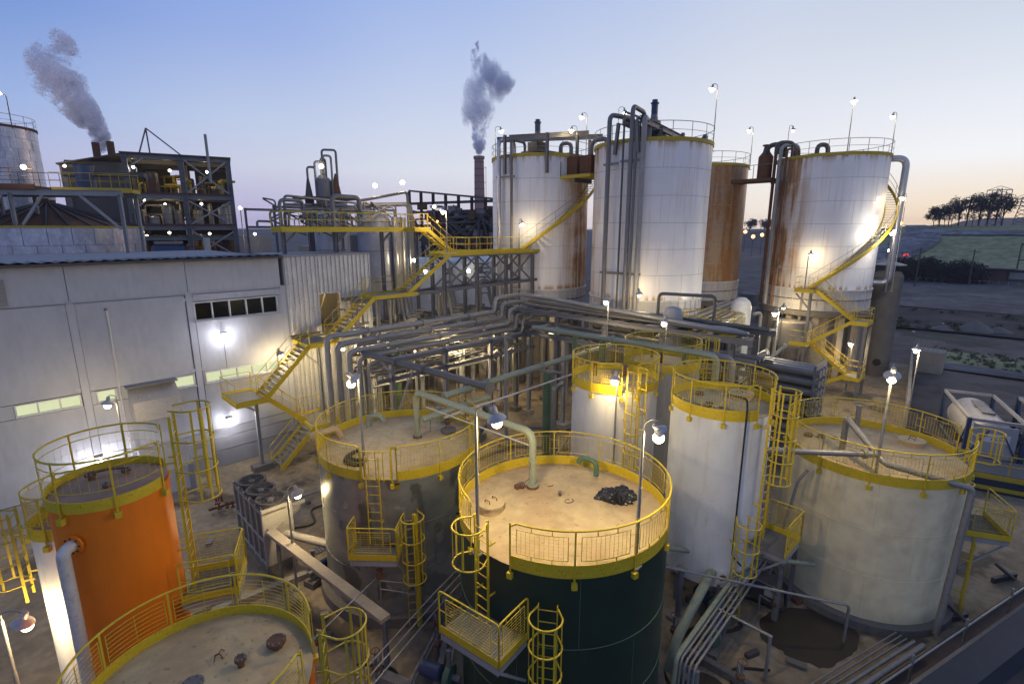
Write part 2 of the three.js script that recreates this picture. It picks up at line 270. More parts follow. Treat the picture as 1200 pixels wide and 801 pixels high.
// roof dust and stains
const dustMap = (s, a, b) => tex(512, 512, (u, v) => { const x = fbm(u * 5, v * 5, s, 5), y = fbm(u * 30, v * 30, s + 7, 30), k = smooth(.42, .72, x), sp = smooth(.74, .80, fbm(u * 70, v * 70, s + 19, 70, 70, 3)); let c = mix3(a, b, k * .8); c = c.map((q) => q * (.92 + .16 * (y - .4))); return mix3(c, [.34, .29, .22], sp * .35); }, true, .17);
const roofSand = std(1, 1, 1, { map: dustMap(51, [.74, .66, .50], [.68, .58, .43]), roughness: .95, bumpMap: bump, bumpScale: .01 });
const roofSandPale = std(1, 1, 1, { map: dustMap(71, [.77, .69, .53], [.71, .61, .46]), roughness: .95, bumpMap: bump, bumpScale: .01 });
const roofBrown = std(1, 1, 1, { map: dustMap(91, [.70, .56, .45], [.57, .45, .36]), roughness: .95, bumpMap: bump, bumpScale: .012 });
// a shell map runs once round (u) and once up (v)
function shellTex(fn, w = 1024, h = 512) { const t = tex(w, h, fn); t.wrapT = THREE.ClampToEdgeWrapping; return t; }
function shellGeo(R, y0, y1, n = 96) { const pos = [], nor = [], uv = [], idx = []; for (let i = 0; i <= n; i++) { const a = i / n * TAU, c = Math.cos(a), s = Math.sin(a); for (const [y, v] of [[y0, 0], [y1, 1]]) { pos.push(R * c, y, R * s); nor.push(c, 0, s); uv.push(i / n, v); } } for (let i = 0; i < n; i++) { const k = i * 2; idx.push(k, k + 1, k + 2, k + 2, k + 1, k + 3); } return geo(pos, idx, nor, uv); }
function shell(t, R, y0, y1, mat, name = 'shell') { return mesh(name, shellGeo(R, y0, y1), mat, t); }
// weld beads of the plate courses
function welds(t, R, ys, mat, vert = 8, y0, y1) { for (const y of ys) mb().arc(0, y, 0, R + .001, .012, 0, TAU, 72, 5).build('weld_seam', mat, t); const all = [y0, ...ys, y1]; for (let k = 0; k < all.length - 1; k++) { const w = mb(); for (let i = 0; i < vert; i++) { const a = (i + (k % 2) * .5 + .2) / vert * TAU; w.bar([R * Math.cos(a), all[k], R * Math.sin(a)], [R * Math.cos(a), all[k + 1], R * Math.sin(a)], .008, 4); } w.build('plate_joint', mat, t); } }
function roofDisc(t, R, y, mat, rise = .12) { const r = []; for (let i = 0; i <= 10; i++) r.push([R * (1 - i / 10), y + rise * (1 - Math.pow(1 - i / 10, 2))]); const pos = [], uv = [], idx = [], n = 72; for (const [q, yy] of r) for (let i = 0; i <= n; i++) { const a = i / n * TAU, x = q * Math.cos(a), z = q * Math.sin(a); pos.push(x, yy + .012 * (fbm(x * 1.3 + 9, z * 1.3 + 9, 5) - .5), z); uv.push(x, z); } for (let j = 0; j < 10; j++) for (let i = 0; i < n; i++) { const a = j * (n + 1) + i, b = a + n + 1; idx.push(a, b, a + 1, b, b + 1, a + 1); } const g = geo(pos, idx, null, uv); return mesh('roof', g, mat, t); }
function footing(t, R, h = .3, mat = M.concDark) { mb().lathe([[R + .28, 0], [R + .26, h], [R - .05, h + .02]], 64).build('footing', mat, t); }

// ---------- lamps ----------
// pole lamp: pole, bracket, ballast, dome shade and a glowing bulb; d is the direction (degrees in yard axes) the head points to
const shadeGeo = mb().lathe([[.10, .03], [.16, -.01], [.27, -.10], [.33, -.17], [.34, -.19]], 24).lathe([[.335, -.19], [.32, -.16], [.25, -.09], [0, .0]], 24).geo();
const ballastGeo = mb().lathe([[.06, 0], [.105, .04], [.105, .24], [.07, .30], [0, .31]], 16).geo();
const bulbGeo = new THREE.SphereGeometry(.125, 18, 14);
function lampHead(t, x, y, z, d, arm, k, bulb, tilt = .25, shade = true, col = 0xffe1a6) {
  const a = d * RAD, H = grp('lamp_head', t); H.position.set(x + arm * Math.cos(a), y, z + arm * Math.sin(a)); H.rotation.set(0, -a, 0);
  if (shade) { mesh('shade', shadeGeo, M.shade, H).rotation.z = tilt; mesh('ballast', ballastGeo, M.shade, H).rotation.z = tilt; H.children.forEach((q) => q.scale.setScalar(shade === 'small' ? .5 : .68)); }
  const b = mesh('bulb', bulbGeo, bulb, H, .035, -.21, 0); b.castShadow = false;
  if (k > 0) { const l = new THREE.PointLight(col, k * LAMP, 0, 2); l.position.set(.035, -.21, 0); l.castShadow = true; l.shadow.radius = 10; l.name = 'lamp_light'; H.add(l); }
}
function poleLamp(label, [u, y, v], top, d, k, { arm = .45, bulb = bulbWarm, group, r = .045, tilt = .25, mat = M.galv, cat = 'lamp', shade = true, col, name = 'pole_lamp' } = {}) {
  const t = thing(name, label, cat, [u, y, v], group), h = top - y, a = d * RAD, c = Math.cos(a), s = Math.sin(a);
  mb().bar([0, 0, 0], [0, h * .6, 0], r, 10).bar([0, h * .6, 0], [0, h, 0], r * .8, 10).build('pole', mat, t);
  mb().path([[0, h - .1, 0], [0, h + .18, 0], [arm * .6 * c, h + .26, arm * .6 * s], [arm * c, h + .16, arm * s]], .02, .12, 6).build('bracket', mat, t);
  mb().box(0, .02, 0, .22, .04, .22).build('base_plate', mat, t);
  lampHead(t, 0, h, 0, d, arm, k, bulb, tilt, shade, col); return t;
}
// ---------- pipes ----------
const flangeG = (r) => (flangeG[r] ??= mb().lathe([[r * .9, -.035], [r * 1.55, -.035], [r * 1.55, .035], [r * .9, .035]], 14).geo());
function pipe(label, pts, r, mat, { rad = r * 2.6, group, name = 'pipe', cat = 'pipe', flanges = [], supports } = {}) {
  const p0 = pts[0], t = thing(name, label, cat, p0, group), loc = pts.map((p) => [p[0] - p0[0], p[1] - p0[1], p[2] - p0[2]]);
  mb().path(loc, r, rad, r > .05 ? 12 : 7).build('tube', mat, t);
  for (const [i, f] of flanges) { const a = V3(loc[i]), b = V3(loc[i + 1]), m = mesh('flange', flangeG(r), mat, t); m.position.lerpVectors(a, b, f); m.quaternion.setFromUnitVectors(new THREE.Vector3(0, 1, 0), b.clone().sub(a).normalize()); }
  return t;
}
// ---------- stairs ----------
// one flight from A to B (local points of the group), w wide, with treads, stringers, handrails
function flight(t, A, B, w, { mat = M.yellow, rails = [-1, 1], rise = .19, treadMat = M.grating } = {}) {
  const F = grp('flight', t), d = [B[0] - A[0], 0, B[2] - A[2]], L = Math.hypot(d[0], d[2]), ux = d[0] / L, uz = d[2] / L, px = -uz, pz = ux, n = Math.max(3, Math.round(Math.abs(B[1] - A[1]) / rise)), q = Math.atan2(-uz, ux);
  for (const s of [-1, 1]) mb().beam([A[0] + px * s * w / 2, A[1] - .03, A[2] + pz * s * w / 2], [B[0] + px * s * w / 2, B[1] - .03, B[2] + pz * s * w / 2], .05, .26).build('stringer', mat, F);
  const tg = new MB().box(0, 0, 0, .26, .03, w - .06).box(.12, .0, 0, .03, .045, w - .06).geo();
  for (let i = 1; i < n; i++) { const f = i / n; mesh('tread', tg, treadMat, F, A[0] + d[0] * f, A[1] + (B[1] - A[1]) * f, A[2] + d[2] * f, q); }
  for (const s of rails) {
    const o = [px * s * w / 2, pz * s * w / 2], P = (f, h) => [A[0] + d[0] * f + o[0], A[1] + (B[1] - A[1]) * f + h, A[2] + d[2] * f + o[1]];
    mb().bar(P(0, 1.0), P(1, 1.0), .021, 7).bar(P(0, .55), P(1, .55), .015, 6).build('handrail', mat, F);
    const np = Math.max(2, Math.round(L / 1.1) + 1); for (let i = 0; i < np; i++) mb().bar(P(i / (np - 1), 0), P(i / (np - 1), 1.0), .018, 6).build('post', mat, F);
  }
}
// flat landing or walkway between corners, with rails on listed edges: edges 0..3 go round the corners
function deck(t, name, x0, x1, z0, z1, y, edges, { mat = M.yellow, deep = .22, bars = true } = {}) {
  const D = grp(name, t); mb().box((x0 + x1) / 2, y - .02, (z0 + z1) / 2, x1 - x0 - .06, .04, z1 - z0 - .06).build('floor', M.grating, D);
  const c = [[x0, z0], [x1, z0], [x1, z1], [x0, z1]];
  const f = mb(); for (let i = 0; i < 4; i++) { const a = c[i], b = c[(i + 1) % 4]; f.beam([a[0], y - .08, a[1]], [b[0], y - .08, b[1]], .06, deep); } f.build('edge_beam', mat, D);
  for (const e of edges) railLine(D, [...c[e]], [...c[(e + 1) % 4]], y, mat);
  return D;
}
function railLine(D, a, b, y, mat = M.yellow, h = 1.05) {
  const L = Math.hypot(b[0] - a[0], b[1] - a[1]), n = Math.max(1, Math.round(L / 1.15)), P = (f, yy) => [a[0] + (b[0] - a[0]) * f, yy, a[1] + (b[1] - a[1]) * f];
  mb().bar(P(0, y + h), P(1, y + h), .021, 7).bar(P(0, y + h * .55), P(1, y + h * .55), .015, 6).build('handrail', mat, D);
  for (let i = 0; i <= n; i++) mb().bar(P(i / n, y), P(i / n, y + h), .018, 6).build('post', mat, D);
  mb().beam(P(0, y + .07), P(1, y + .07), .01, .12).build('toe_plate', mat, D);
}
// ---------- ground ----------
const gTex = tex(1024, 1024, (u, v) => {
  const a = fbm(u * 5, v * 5, 201, 5), b = fbm(u * 22, v * 22, 205, 22), c = fbm(u * 90, v * 90, 209, 90, 90, 3), wet = smooth(.56, .64, a * .65 + b * .35);
  let q = mix3([.58, .53, .44], [.42, .37, .30], b); q = mix3(q, [.27, .235, .20], wet * .8); return q.map((x) => x * (.86 + .28 * c));
}, true, .055);
const gndMat = new THREE.MeshStandardMaterial({ map: gTex, roughness: .9, bumpMap: bump, bumpScale: .01 });
const earthTex = tex(512, 512, (u, v) => { const a = fbm(u * 6, v * 6, 301, 6), b = fbm(u * 40, v * 40, 305, 40); let q = mix3([.44, .38, .35], [.34, .29, .27], a); q = mix3(q, [.22, .24, .15], smooth(.55, .7, fbm(u * 9, v * 9, 311, 9)) * .6); return q.map((x) => x * (.75 + .5 * b)); }, true, .02);
const grassTex = tex(512, 512, (u, v) => { const a = fbm(u * 6, v * 6, 331, 6), b = fbm(u * 50, v * 50, 335, 50); return mix3([.56, .55, .40], [.47, .48, .33], a).map((x) => x * (.75 + .5 * b)); }, true, .015);
const sheet = (name, pts, y, mat, depth = 0) => { const sh = new THREE.Shape(pts.map(([u, v]) => { const p = S(u, 0, v); return new THREE.Vector2(p.x, -p.z); })); const g = depth ? new THREE.ExtrudeGeometry(sh, { depth, bevelEnabled: false }) : new THREE.ShapeGeometry(sh); g.rotateX(-Math.PI / 2); g.translate(0, y, 0); metreUV(g); const m = new THREE.Mesh(g, mat); m.name = name; m.receiveShadow = m.castShadow = true; m.userData = { kind: 'structure' }; scene.add(m); return m; };
{ // terrain: one sheet to the horizon, with the grassy hill on the right, a wooded hill between the tanks and low ridges far away
  const N = 150, pos = [], uv = [], idx = [], hgt = (x, z) => {
    const u = (x - z) * SQ, v = (x + z) * SQ, d = Math.hypot(x, z); let h = -.15;
    h += 14.2 * smooth(165, 262, u + v * .15) * smooth(-95, -40, v);
    h += 13 * Math.exp(-(Math.pow((x - 205) / 80, 2) + Math.pow((z + 400) / 60, 2)));
    h += smooth(420, 900, d) * (14 + 12 * (fbm(x * .0016 + 5, z * .0016 + 3, 411) - .5));
    h += smooth(90, 200, d) * 1.2 * (fbm(x * .02, z * .02, 421) - .5); return h;
  };
  const ax = (i) => { const t = i / N * 2 - 1; return Math.sign(t) * (Math.abs(t) * 220 + Math.pow(Math.abs(t), 4) * 800); };
  for (let j = 0; j <= N; j++) for (let i = 0; i <= N; i++) { const x = ax(i), z = ax(j); pos.push(x, hgt(x, z), z); uv.push(x, z); }
  for (let j = 0; j < N; j++) for (let i = 0; i < N; i++) { const a = j * (N + 1) + i, b = a + N + 1; idx.push(a, b, a + 1, b, b + 1, a + 1); }
  const m = new THREE.Mesh(geo(pos, idx, null, uv), new THREE.MeshStandardMaterial({ map: earthTex, roughness: 1 })); m.name = 'terrain'; m.receiveShadow = true; m.userData = { kind: 'structure' }; scene.add(m); var terrainY = hgt;
  const patch = (name, f, nu, nv, mat, up) => { const ps = [], us = [], ii = []; for (let j = 0; j <= nv; j++) for (let i = 0; i <= nu; i++) { const [u, v] = f(i / nu, j / nv), p = S(u, 0, v); ps.push(p.x, hgt(p.x, p.z) + up, p.z); us.push(p.x, p.z); } for (let j = 0; j < nv; j++) for (let i = 0; i < nu; i++) { const a = j * (nu + 1) + i, b = a + nu + 1; ii.push(a, a + 1, b, b, a + 1, b + 1); } const o = new THREE.Mesh(geo(ps, ii, null, us), mat); o.name = name; o.receiveShadow = true; o.userData = { kind: 'structure' }; scene.add(o); };
  patch('hill_grass', (a, b) => [188 + 72 * a, -40 + 190 * b], 60, 90, new THREE.MeshStandardMaterial({ map: grassTex, roughness: 1 }), .5);
  patch('hill_road', (a, b) => { const q = b * 74; return [186 + q + a * 6, -33 + 9 * Math.sin(b * 3.4) + 5 * b - a * 16 * (1 - b * .5)]; }, 6, 60, std(.30, .28, .30, { map: patchy, roughness: .95 }), .9);
  patch('hill_track', (a, b) => [234 + 9 * a - 6 * Math.sin(b * 3), -24 + 90 * b], 4, 60, std(.30, .28, .30, { map: patchy, roughness: .95 }), .9);
}
sheet('ground', [[-25, -75], [62, -75], [62, -6.2], [41, -4.1], [41, 3], [26, 2.0], [-25, -15]], 0, gndMat);
sheet('road', [[41.2, -4.1], [62, -6.3], [62, 30], [26, 30], [26, 2.4], [41.2, 3]], .004, std(.085, .075, .075, { map: patchy, roughness: .8, bumpMap: bump, bumpScale: .006 }));
sheet('pavement', [[62, -6.4], [65, -6.7], [67, 26], [64, 26]], .12, std(.13, .14, .18, { map: patchy, roughness: .85 }));
sheet('verge', [[65.2, -6.7], [72, -7.4], [75, 26], [67.2, 26]], .03, new THREE.MeshStandardMaterial({ map: grassTex, roughness: 1 }));
sheet('dirt_bank', [[84, -30], [107, -33], [114, 40], [90, 40]], .1, std(.08, .06, .05, { map: patchy, roughness: 1, bumpMap: bump, bumpScale: .03 }));
sheet('car_park', [[107.5, -60], [168, -64], [172, 60], [115, 60]], .06, std(.16, .135, .13, { map: patchy, roughness: .9 }));
sheet('far_path', [[168.5, -60], [171, -60], [175, 60], [172.5, 60]], .12, std(.18, .175, .19, { map: patchy, roughness: .9 }));
// drain channel and kerb lines of the yard
const kerb = (pts, w, h, m = M.conc) => { const t = mb(); for (let i = 0; i < pts.length - 1; i++) { const a = S(pts[i][0], 0, pts[i][1]), b = S(pts[i + 1][0], 0, pts[i + 1][1]); t.beam([a.x, h / 2, a.z], [b.x, h / 2, b.z], w, h); } const o = t.build('kerb', m, scene); o.name = numbered('kerb'); o.userData = { kind: 'structure' }; };
kerb([[19.2, -24.4], [22.2, -24.0], [27.2, -16.2]], .22, .18, M.concDark);
kerb([[14, -21], [20.6, -20.6], [25.5, -14]], .2, .15, M.concDark);
kerb([[13.4, -6.2], [13.6, -.9]], .2, .25, M.concDark);
kerb([[3.4, -18.0], [9.3, -17.4]], .25, .25); kerb([[26, -17], [41, -9.6]], .25, .3); kerb([[6.2, -11.6], [7.4, -8.6]], .3, .22);
// wet stains spread on the concrete
function stain(u, v, a, b, s, turn = 0) { const sh = [], n = 80; for (let i = 0; i < n; i++) { const q = i / n * TAU, k = .62 + .75 * fbm(Math.cos(q) * 1.7 + 5, Math.sin(q) * 1.7 + 5, s), x = a * k * Math.cos(q), y = b * k * Math.sin(q); sh.push([u + x * Math.cos(turn) - y * Math.sin(turn), v + x * Math.sin(turn) + y * Math.cos(turn)]); } sheet('wet_stain', sh, .004, std(.045, .035, .028, { roughness: .35 })).name = numbered('wet_stain'); }
stain(17.0, -3.3, 1.7, 1.15, 501, .3); stain(14.0, -5.6, 1.0, .6, 505); stain(12.6, -5.0, .7, .5, 509, 1); stain(19.4, -7.6, 1.3, .8, 511, .8); stain(5.4, -6.0, 1.6, .9, 521); stain(3.2, -17.6, 1.6, 1.0, 523);

// ---------- left building: concrete wall of panels ----------
{
  const V = -30, t = thing('process_building', 'long grey concrete building with strip windows and corrugated roof edge at left', 'building', [0, 0, V]);
  mb().box(.7, 5.75, -7.4, 21.4, 11.5, 13.8).build('core', M.wallDark, t);
  // panels proud of the core, 2 cm joints between; windows cut out by splitting
  const panel = (u0, u1, y0, y1, m = M.wall) => mesh('wall_panel', mb().box((u0 + u1) / 2, (y0 + y1) / 2, -.36, u1 - u0 - .025, y1 - y0 - .025, .22).geo(), m, t);
  const bays = [[-9.6, -4.6], [-4.3, 1.85], [2.15, 6.5], [6.85, 11.35]];
  const wins = [[[-8.7, -5.6]], [[-.47, 1.80]], [[2.35, 3.12], [5.48, 6.47]], [[6.95, 10.95]]];
  for (let b = 0; b < 4; b++) {
    const [a, c] = bays[b];
    panel([-9.6, -4.45, 2.0, 6.68][b], [-4.45, 2.0, 6.68, 11.35][b], 9.72, 11.5); panel(a, c, 0, .95, M.wallDark); panel(a, c, .97, 4.9);
    let x = a; for (const [p, q] of wins[b]) { panel(x, p, 4.9, 5.55); x = q; } if (c - x > .1) panel(x, c, 4.9, 5.55);
    if (b < 3) { panel(a, c, 5.55, 9.72); }
    else { panel(a, c, 5.55, 8.3); panel(a, 6.82 + .03, 8.3, 9.35); panel(11.12, c, 8.3, 9.35); panel(a, c, 9.35, 9.72); }
  }
  for (const u of [-4.45, 2.0, 6.68, 11.42]) { mb().box(u, 4.93, -.34, .3, 9.86, .24).build('pilaster', M.wall, t); for (const y of [9.5, 5.75]) for (const s of [-1, 1]) mb().box(u + s * .27, y, -.24, .22, .16, .04).build('corbel', M.wall, t); }
  mb().box(.7, 9.75, -.235, 21.3, .035, .03).build('string_course', M.wallDark, t);
  // windows
  const litGlass = glow(.80, .86, .52, .85); litGlass.roughness = .3;
  const win = (u0, u1, y0, y1, n, glass) => {
    const W = grp('window', t), w = (u1 - u0) / n;
    for (const y of [y0 + .03, y1 - .03]) mb().box((u0 + u1) / 2, y, -.33, u1 - u0, .06, .2).build('frame_rail', M.frame, W);
    for (let i = 0; i <= n; i++) mb().box(u0 + Math.min(Math.max(i * w, .03), u1 - u0 - .03), (y0 + y1) / 2, -.325, .06, y1 - y0 - .12, .2).build('mullion', M.frame, W);
    for (let i = 0; i < n; i++) mb().box(u0 + (i + .5) * w, (y0 + y1) / 2, -.40, w - .06, y1 - y0 - .12, .02).build('pane', glass, W);
    mb().box((u0 + u1) / 2, y0 - .03, -.2, u1 - u0 + .1, .05, .16).build('sill', M.wall, W);
  };
  win(6.84, 11.1, 8.33, 9.32, 5, glassDark); win(-.47, 1.8, 4.93, 5.52, 3, litGlass); win(2.35, 3.12, 4.93, 5.52, 1, litGlass); win(5.48, 6.47, 4.93, 5.55, 1, litGlass); win(6.95, 10.95, 4.93, 5.55, 5, litGlass); win(-8.7, -5.6, 4.93, 5.52, 3, litGlass);
  // louvre at the far left
  const Lv = grp('louvre', t); mb().box(-.45, 10.4, -.2, 1.0, 1.1, .12).build('frame', M.steelLight, Lv); for (let i = 0; i < 6; i++) mb().box(-.45, 9.98 + i * .17, -.11, .9, .1, .06).build('blade', M.steelLight, Lv);
  // roof: corrugated sheet sloping away, eaves flashing
  const rp = [], ru = [], ri = []; const nc = 180; for (let i = 0; i <= nc; i++) { const u = -10.1 + 21.6 * i / nc, w = .035 * Math.sin(i * Math.PI / 2 * 1.0); for (const [y, z] of [[11.62, .12], [11.15, -14.6]]) { rp.push(u, y + w, z); ru.push(u, z); } } for (let i = 0; i < nc; i++) { const k = i * 2; ri.push(k, k + 1, k + 2, k + 2, k + 1, k + 3); }
  mesh('roof_sheet', geo(rp, ri, null, ru), M.darkSteel, t); mb().box(.7, 11.5, -.02, 21.6, .12, .3).build('eaves', M.darkSteel, t);
  // conduits, bracket lamps and pipe runs on the wall
  mb().bar([3.25, 5.6, -.18], [3.25, 9.3, -.18], .045).bar([3.32, .4, -.15], [3.25, 5.6, -.15], .03).build('conduit', M.pipeWhite, t);
  mb().bar([3.25, 9.3, -.18], [3.25, 9.42, -.18], .07).build('conduit_head', M.steel, t);
  mb().bar([5.6, 2.25, -.08], [11.3, 2.3, -.08], .025).build('wall_pipe', M.pipeGrey, t); mb().bar([5.4, 1.75, -.08], [11.3, 1.8, -.08], .025).build('wall_pipe', M.pipeGrey, t); mb().bar([8.02, 5.6, -.12], [8.02, 7.4, -.12], .015).build('conduit', M.steel, t); mb().bar([7.76, 2.3, -.12], [7.76, 2.75, -.12], .015).build('conduit', M.steel, t);
  mb().box(6.15, 1.65, -.06, .3, .35, .2).build('junction_box', M.steelLight, t);
  // sheet-metal duct hood leaving the wall
  const D = grp('duct_hood', t); mb().add((() => { const s = new THREE.Shape([[0, 0], [0, 1.55], [1.0, .9], [1.25, 0]].map(([x, y]) => new THREE.Vector2(x, y))); const g = new THREE.ExtrudeGeometry(s, { depth: 1.95, bevelEnabled: true, bevelSize: .02, bevelThickness: .02, bevelSegments: 1 }); g.rotateY(-Math.PI / 2); g.translate(5.5, 3.95, -.25); metreUV(g); return g; })()).build('casing', std(.42, .40, .38, { metalness: .35, roughness: .5 }), D); mb().box(4.5, 5.54, .0, 2.15, .06, .7).build('flashing', M.steel, D);
}
// wall lamps on the building, each a bulkhead with a bulb under a small hood
function wallLamp(label, u, y, v, k, group) { const t = thing('wall_lamp', label, 'lamp', [u, y, v], group); mb().box(0, .02, .06, .16, .12, .2).build('bracket', M.steel, t); mb().box(0, .12, .17, .34, .05, .32).build('hood', M.steelLight, t); const b = mesh('bulb', bulbGeo, bulbCool, t, 0, -.02, .3); b.castShadow = false; const l = new THREE.PointLight(0xf6f4ff, k * LAMP, 0, 2); l.position.set(0, -.02, .3); l.castShadow = true; l.shadow.radius = 12; l.name = 'lamp_light'; t.add(l); }
wallLamp('wall lamp between the dark strip window and the lit window row', 8.02, 7.5, -30.1, 11); wallLamp('low wall lamp under the yellow stair landing by the pipes', 7.76, 2.75, -30.1, 10); wallLamp('wall lamp low on the grey wall behind the orange tank', 2.0, 2.3, -30.1, 16);
// ---------- corrugated annex ----------
{
  const t = thing('corrugated_building', 'pale corrugated metal annex with an open doorway beside yellow stairs', 'building', [11.6, 0, -30.2]);
  const rib = (u0, u1, y0, y1, z) => { const p = [], uvs = [], ix = []; const pr = []; for (let u = u0; u < u1 - .01; u += .28) for (const [d, o] of [[0, 0], [.10, 0], [.13, .085], [.25, .085]]) pr.push([Math.min(u + d, u1), z + o]); pr.push([u1, z]); for (const [u, zz] of pr) { p.push(u, y0, zz, u, y1, zz); uvs.push(u, y0, u, y1); } for (let i = 0; i < pr.length - 1; i++) { const k = i * 2; ix.push(k, k + 2, k + 1, k + 2, k + 3, k + 1); } return mesh('cladding_sheet', geo(p, ix, null, uvs).toNonIndexed(), M.corr, t); };
  rib(.05, 1.9, 6.9, 11.5, 0); rib(1.9, 3.3, 9.2, 11.5, 0); rib(3.3, 5.4, 0, 11.5, 0); rib(.05, 3.3, 0, 6.6, -.05);
  t.traverse((o) => { if (o.isMesh) o.geometry.computeVertexNormals(); });
  mb().box(2.7, 11.5, -2.3, 5.5, .1, 4.8).build('roof', M.steelLight, t); mb().box(5.42, 5.75, -2.3, .08, 11.4, 4.7).build('end_wall', M.corr, t); mb().box(2.7, 5.7, -4.7, 5.4, 11.4, .1).build('back_wall', M.wallDark, t); mb().box(.0, 5.7, -2.3, .08, 11.4, 4.6).build('side_wall', M.wallDark, t);
  mb().box(2.7, 6.65, -2.4, 5.2, .12, 4.4).build('inner_floor', M.steel, t);
  mb().box(1.9, 7.95, .0, .07, 2.5, .12).box(3.3, 7.95, .0, .07, 2.5, .12).box(2.6, 9.2, .0, 1.4, .08, .12).build('door_frame', M.frame, t);
  const eq = mb(); for (let i = 0; i < 7; i++) eq.bar([1.6 + rr(0, 1.9), 6.7, -1.5 - rr(0, 2)], [1.6 + rr(0, 1.9), 9.6, -1.5 - rr(0, 2)], rr(.03, .09)); eq.box(2.7, 7.6, -2.0, .5, .8, .5).box(2.2, 8.5, -2.6, 1.6, .1, .3); eq.build('machinery', M.pipeGrey, t);
  mb().path([[4.0, 6.9, .1], [4.0, 8.8, .1], [4.35, 8.8, .1], [4.35, 7.2, .1]], .045).path([[4.7, 6.9, .12], [4.7, 8.9, .12], [4.9, 8.9, .12]], .04).build('vent_pipe', M.steel, t);
  const l = new THREE.PointLight(0xffd27a, 10 * LAMP); l.position.set(2.7, 9.4, -1.6); l.castShadow = true; l.name = 'lamp_light'; t.add(l); mesh('lamp_bulb', new THREE.SphereGeometry(.09, 10, 8), bulbWarm, t, 2.7, 9.4, -1.6);
}
// ---------- yellow switchback stairs up to the high walkway ----------
{
  const Z0 = -28.85, Z1 = -27.5, zc = (Z0 + Z1) / 2, w = Z1 - Z0, t = thing('steel_staircase', 'yellow steel staircase zigzagging up the grey wall to the walkway', 'staircase', [0, 0, 0]);
  flight(t, [9.35, 0, zc + .05], [11.45, 1.95, zc + .05], w); deck(t, 'landing', 11.4, 12.95, -30.0, Z1, 1.95, [0, 1]);
  flight(t, [11.5, 1.95, -29.35], [9.1, 4.2, -29.35], 1.05, { rails: [-1, 1] });
  deck(t, 'landing', 7.55, 9.05, -29.9, Z1, 4.2, [0, 2, 3]); flight(t, [9.0, 4.2, zc], [11.6, 6.7, zc], w - .1);
  deck(t, 'landing', 11.55, 13.1, Z0 - .9, Z1, 6.7, [2]); flight(t, [13.1, 6.7, zc], [15.85, 9.05, zc], w - .1);
  deck(t, 'landing', 15.8, 18.9, Z0, Z1, 9.05, [0]); railLine(t.children.at(-1), [15.9, Z0], [18.2, Z0], 9.05);
  flight(t, [18.2, 9.05, zc], [21.7, 11.4, zc], w - .1);
  for (const [u, y] of [[8.7, 4.05], [12.4, 6.55], [16.4, 8.95]]) { mb().ibeam([u, .3, -28.3], [u, y, -28.3], .18, .18).build('column', M.steelLight, t); mb().box(u, .17, -28.3, 1.05, .34, .6).build('pedestal', M.concDark, t); }
  mb().beam([12.4, 5.3, -28.3], [11.2, 6.5, -28.3], .1, .1).beam([8.7, 3.4, -28.3], [7.9, 4.0, -28.3], .1, .1).build('knee_brace', M.steelLight, t);
}
// ---------- truss walkway to the big tanks ----------
{
  const t = thing('truss_walkway', 'long yellow walkway on a grey cross-braced truss leading to the white tanks', 'walkway', [0, 0, 0]);
  deck(t, 'walkway', 21.65, 31.6, -29.9, -28.4, 11.4, [0]); railLine(t.children.at(-1), [22.9, -28.4], [30.6, -28.4], 11.4); 
  for (const z of [-28.45, -29.85]) {
    mb().ibeam([14.8, 8.75, z], [31.4, 9.0, z], .16, .22).build('bottom_chord', M.steel, t); mb().ibeam([21.7, 11.2, z], [31.4, 11.2, z], .16, .18).build('top_chord', M.steel, t);
    for (const u of [21.8, 24.8, 27.8, 30.8]) mb().ibeam([u, u === 24.8 ? 6.6 : 0, z], [u, 11.1, z], .24, .2).build('column', M.steel, t);
    for (const u of [21.8, 24.8, 27.8]) { mb().beam([u + .1, 8.95, z], [u + 2.9, 11.1, z], .1, .1).build('brace', M.steel, t); mb().beam([u + .1, 11.1, z + .06], [u + 2.9, 8.95, z + .06], .1, .1).build('brace', M.steel, t); mb().box(u + 1.5, 10.03, z + .12, .5, .45, .02).build('gusset', M.steel, t); }
  }
  for (const u of [21.8, 24.8, 27.8, 30.8]) for (const y of [8.9, 11.15]) mb().ibeam([u, y, -29.75], [u, y, -28.55], .12, .14).build('cross_beam', M.steel, t);
  // upper platform in front of the evaporators and the flight down from it
  deck(t, 'platform', 12.2, 22.6, -33.1, -31.6, 13.05, [0]); railLine(t.children.at(-1), [12.2, -31.6], [21.2, -31.6], 13.05); 
  flight(t, [22.0, 13.05, -31.0], [24.3, 11.4, -31.0], .95); deck(t, 'landing', 20.9, 22.05, -31.6, -30.5, 13.05, [2, 3]); deck(t, 'landing', 24.25, 25.4, -31.5, -29.9, 11.4, [0, 1]);
  for (const u of [12.6, 16, 19.4, 22.3]) { mb().ibeam([u, 0, -32.4], [u, 12.9, -32.4], .2, .2).build('column', M.steel, t); mb().beam([u, 12.1, -32.4], [u + .8, 12.9, -32.4], .1, .1).build('knee_brace', M.steel, t); }
}
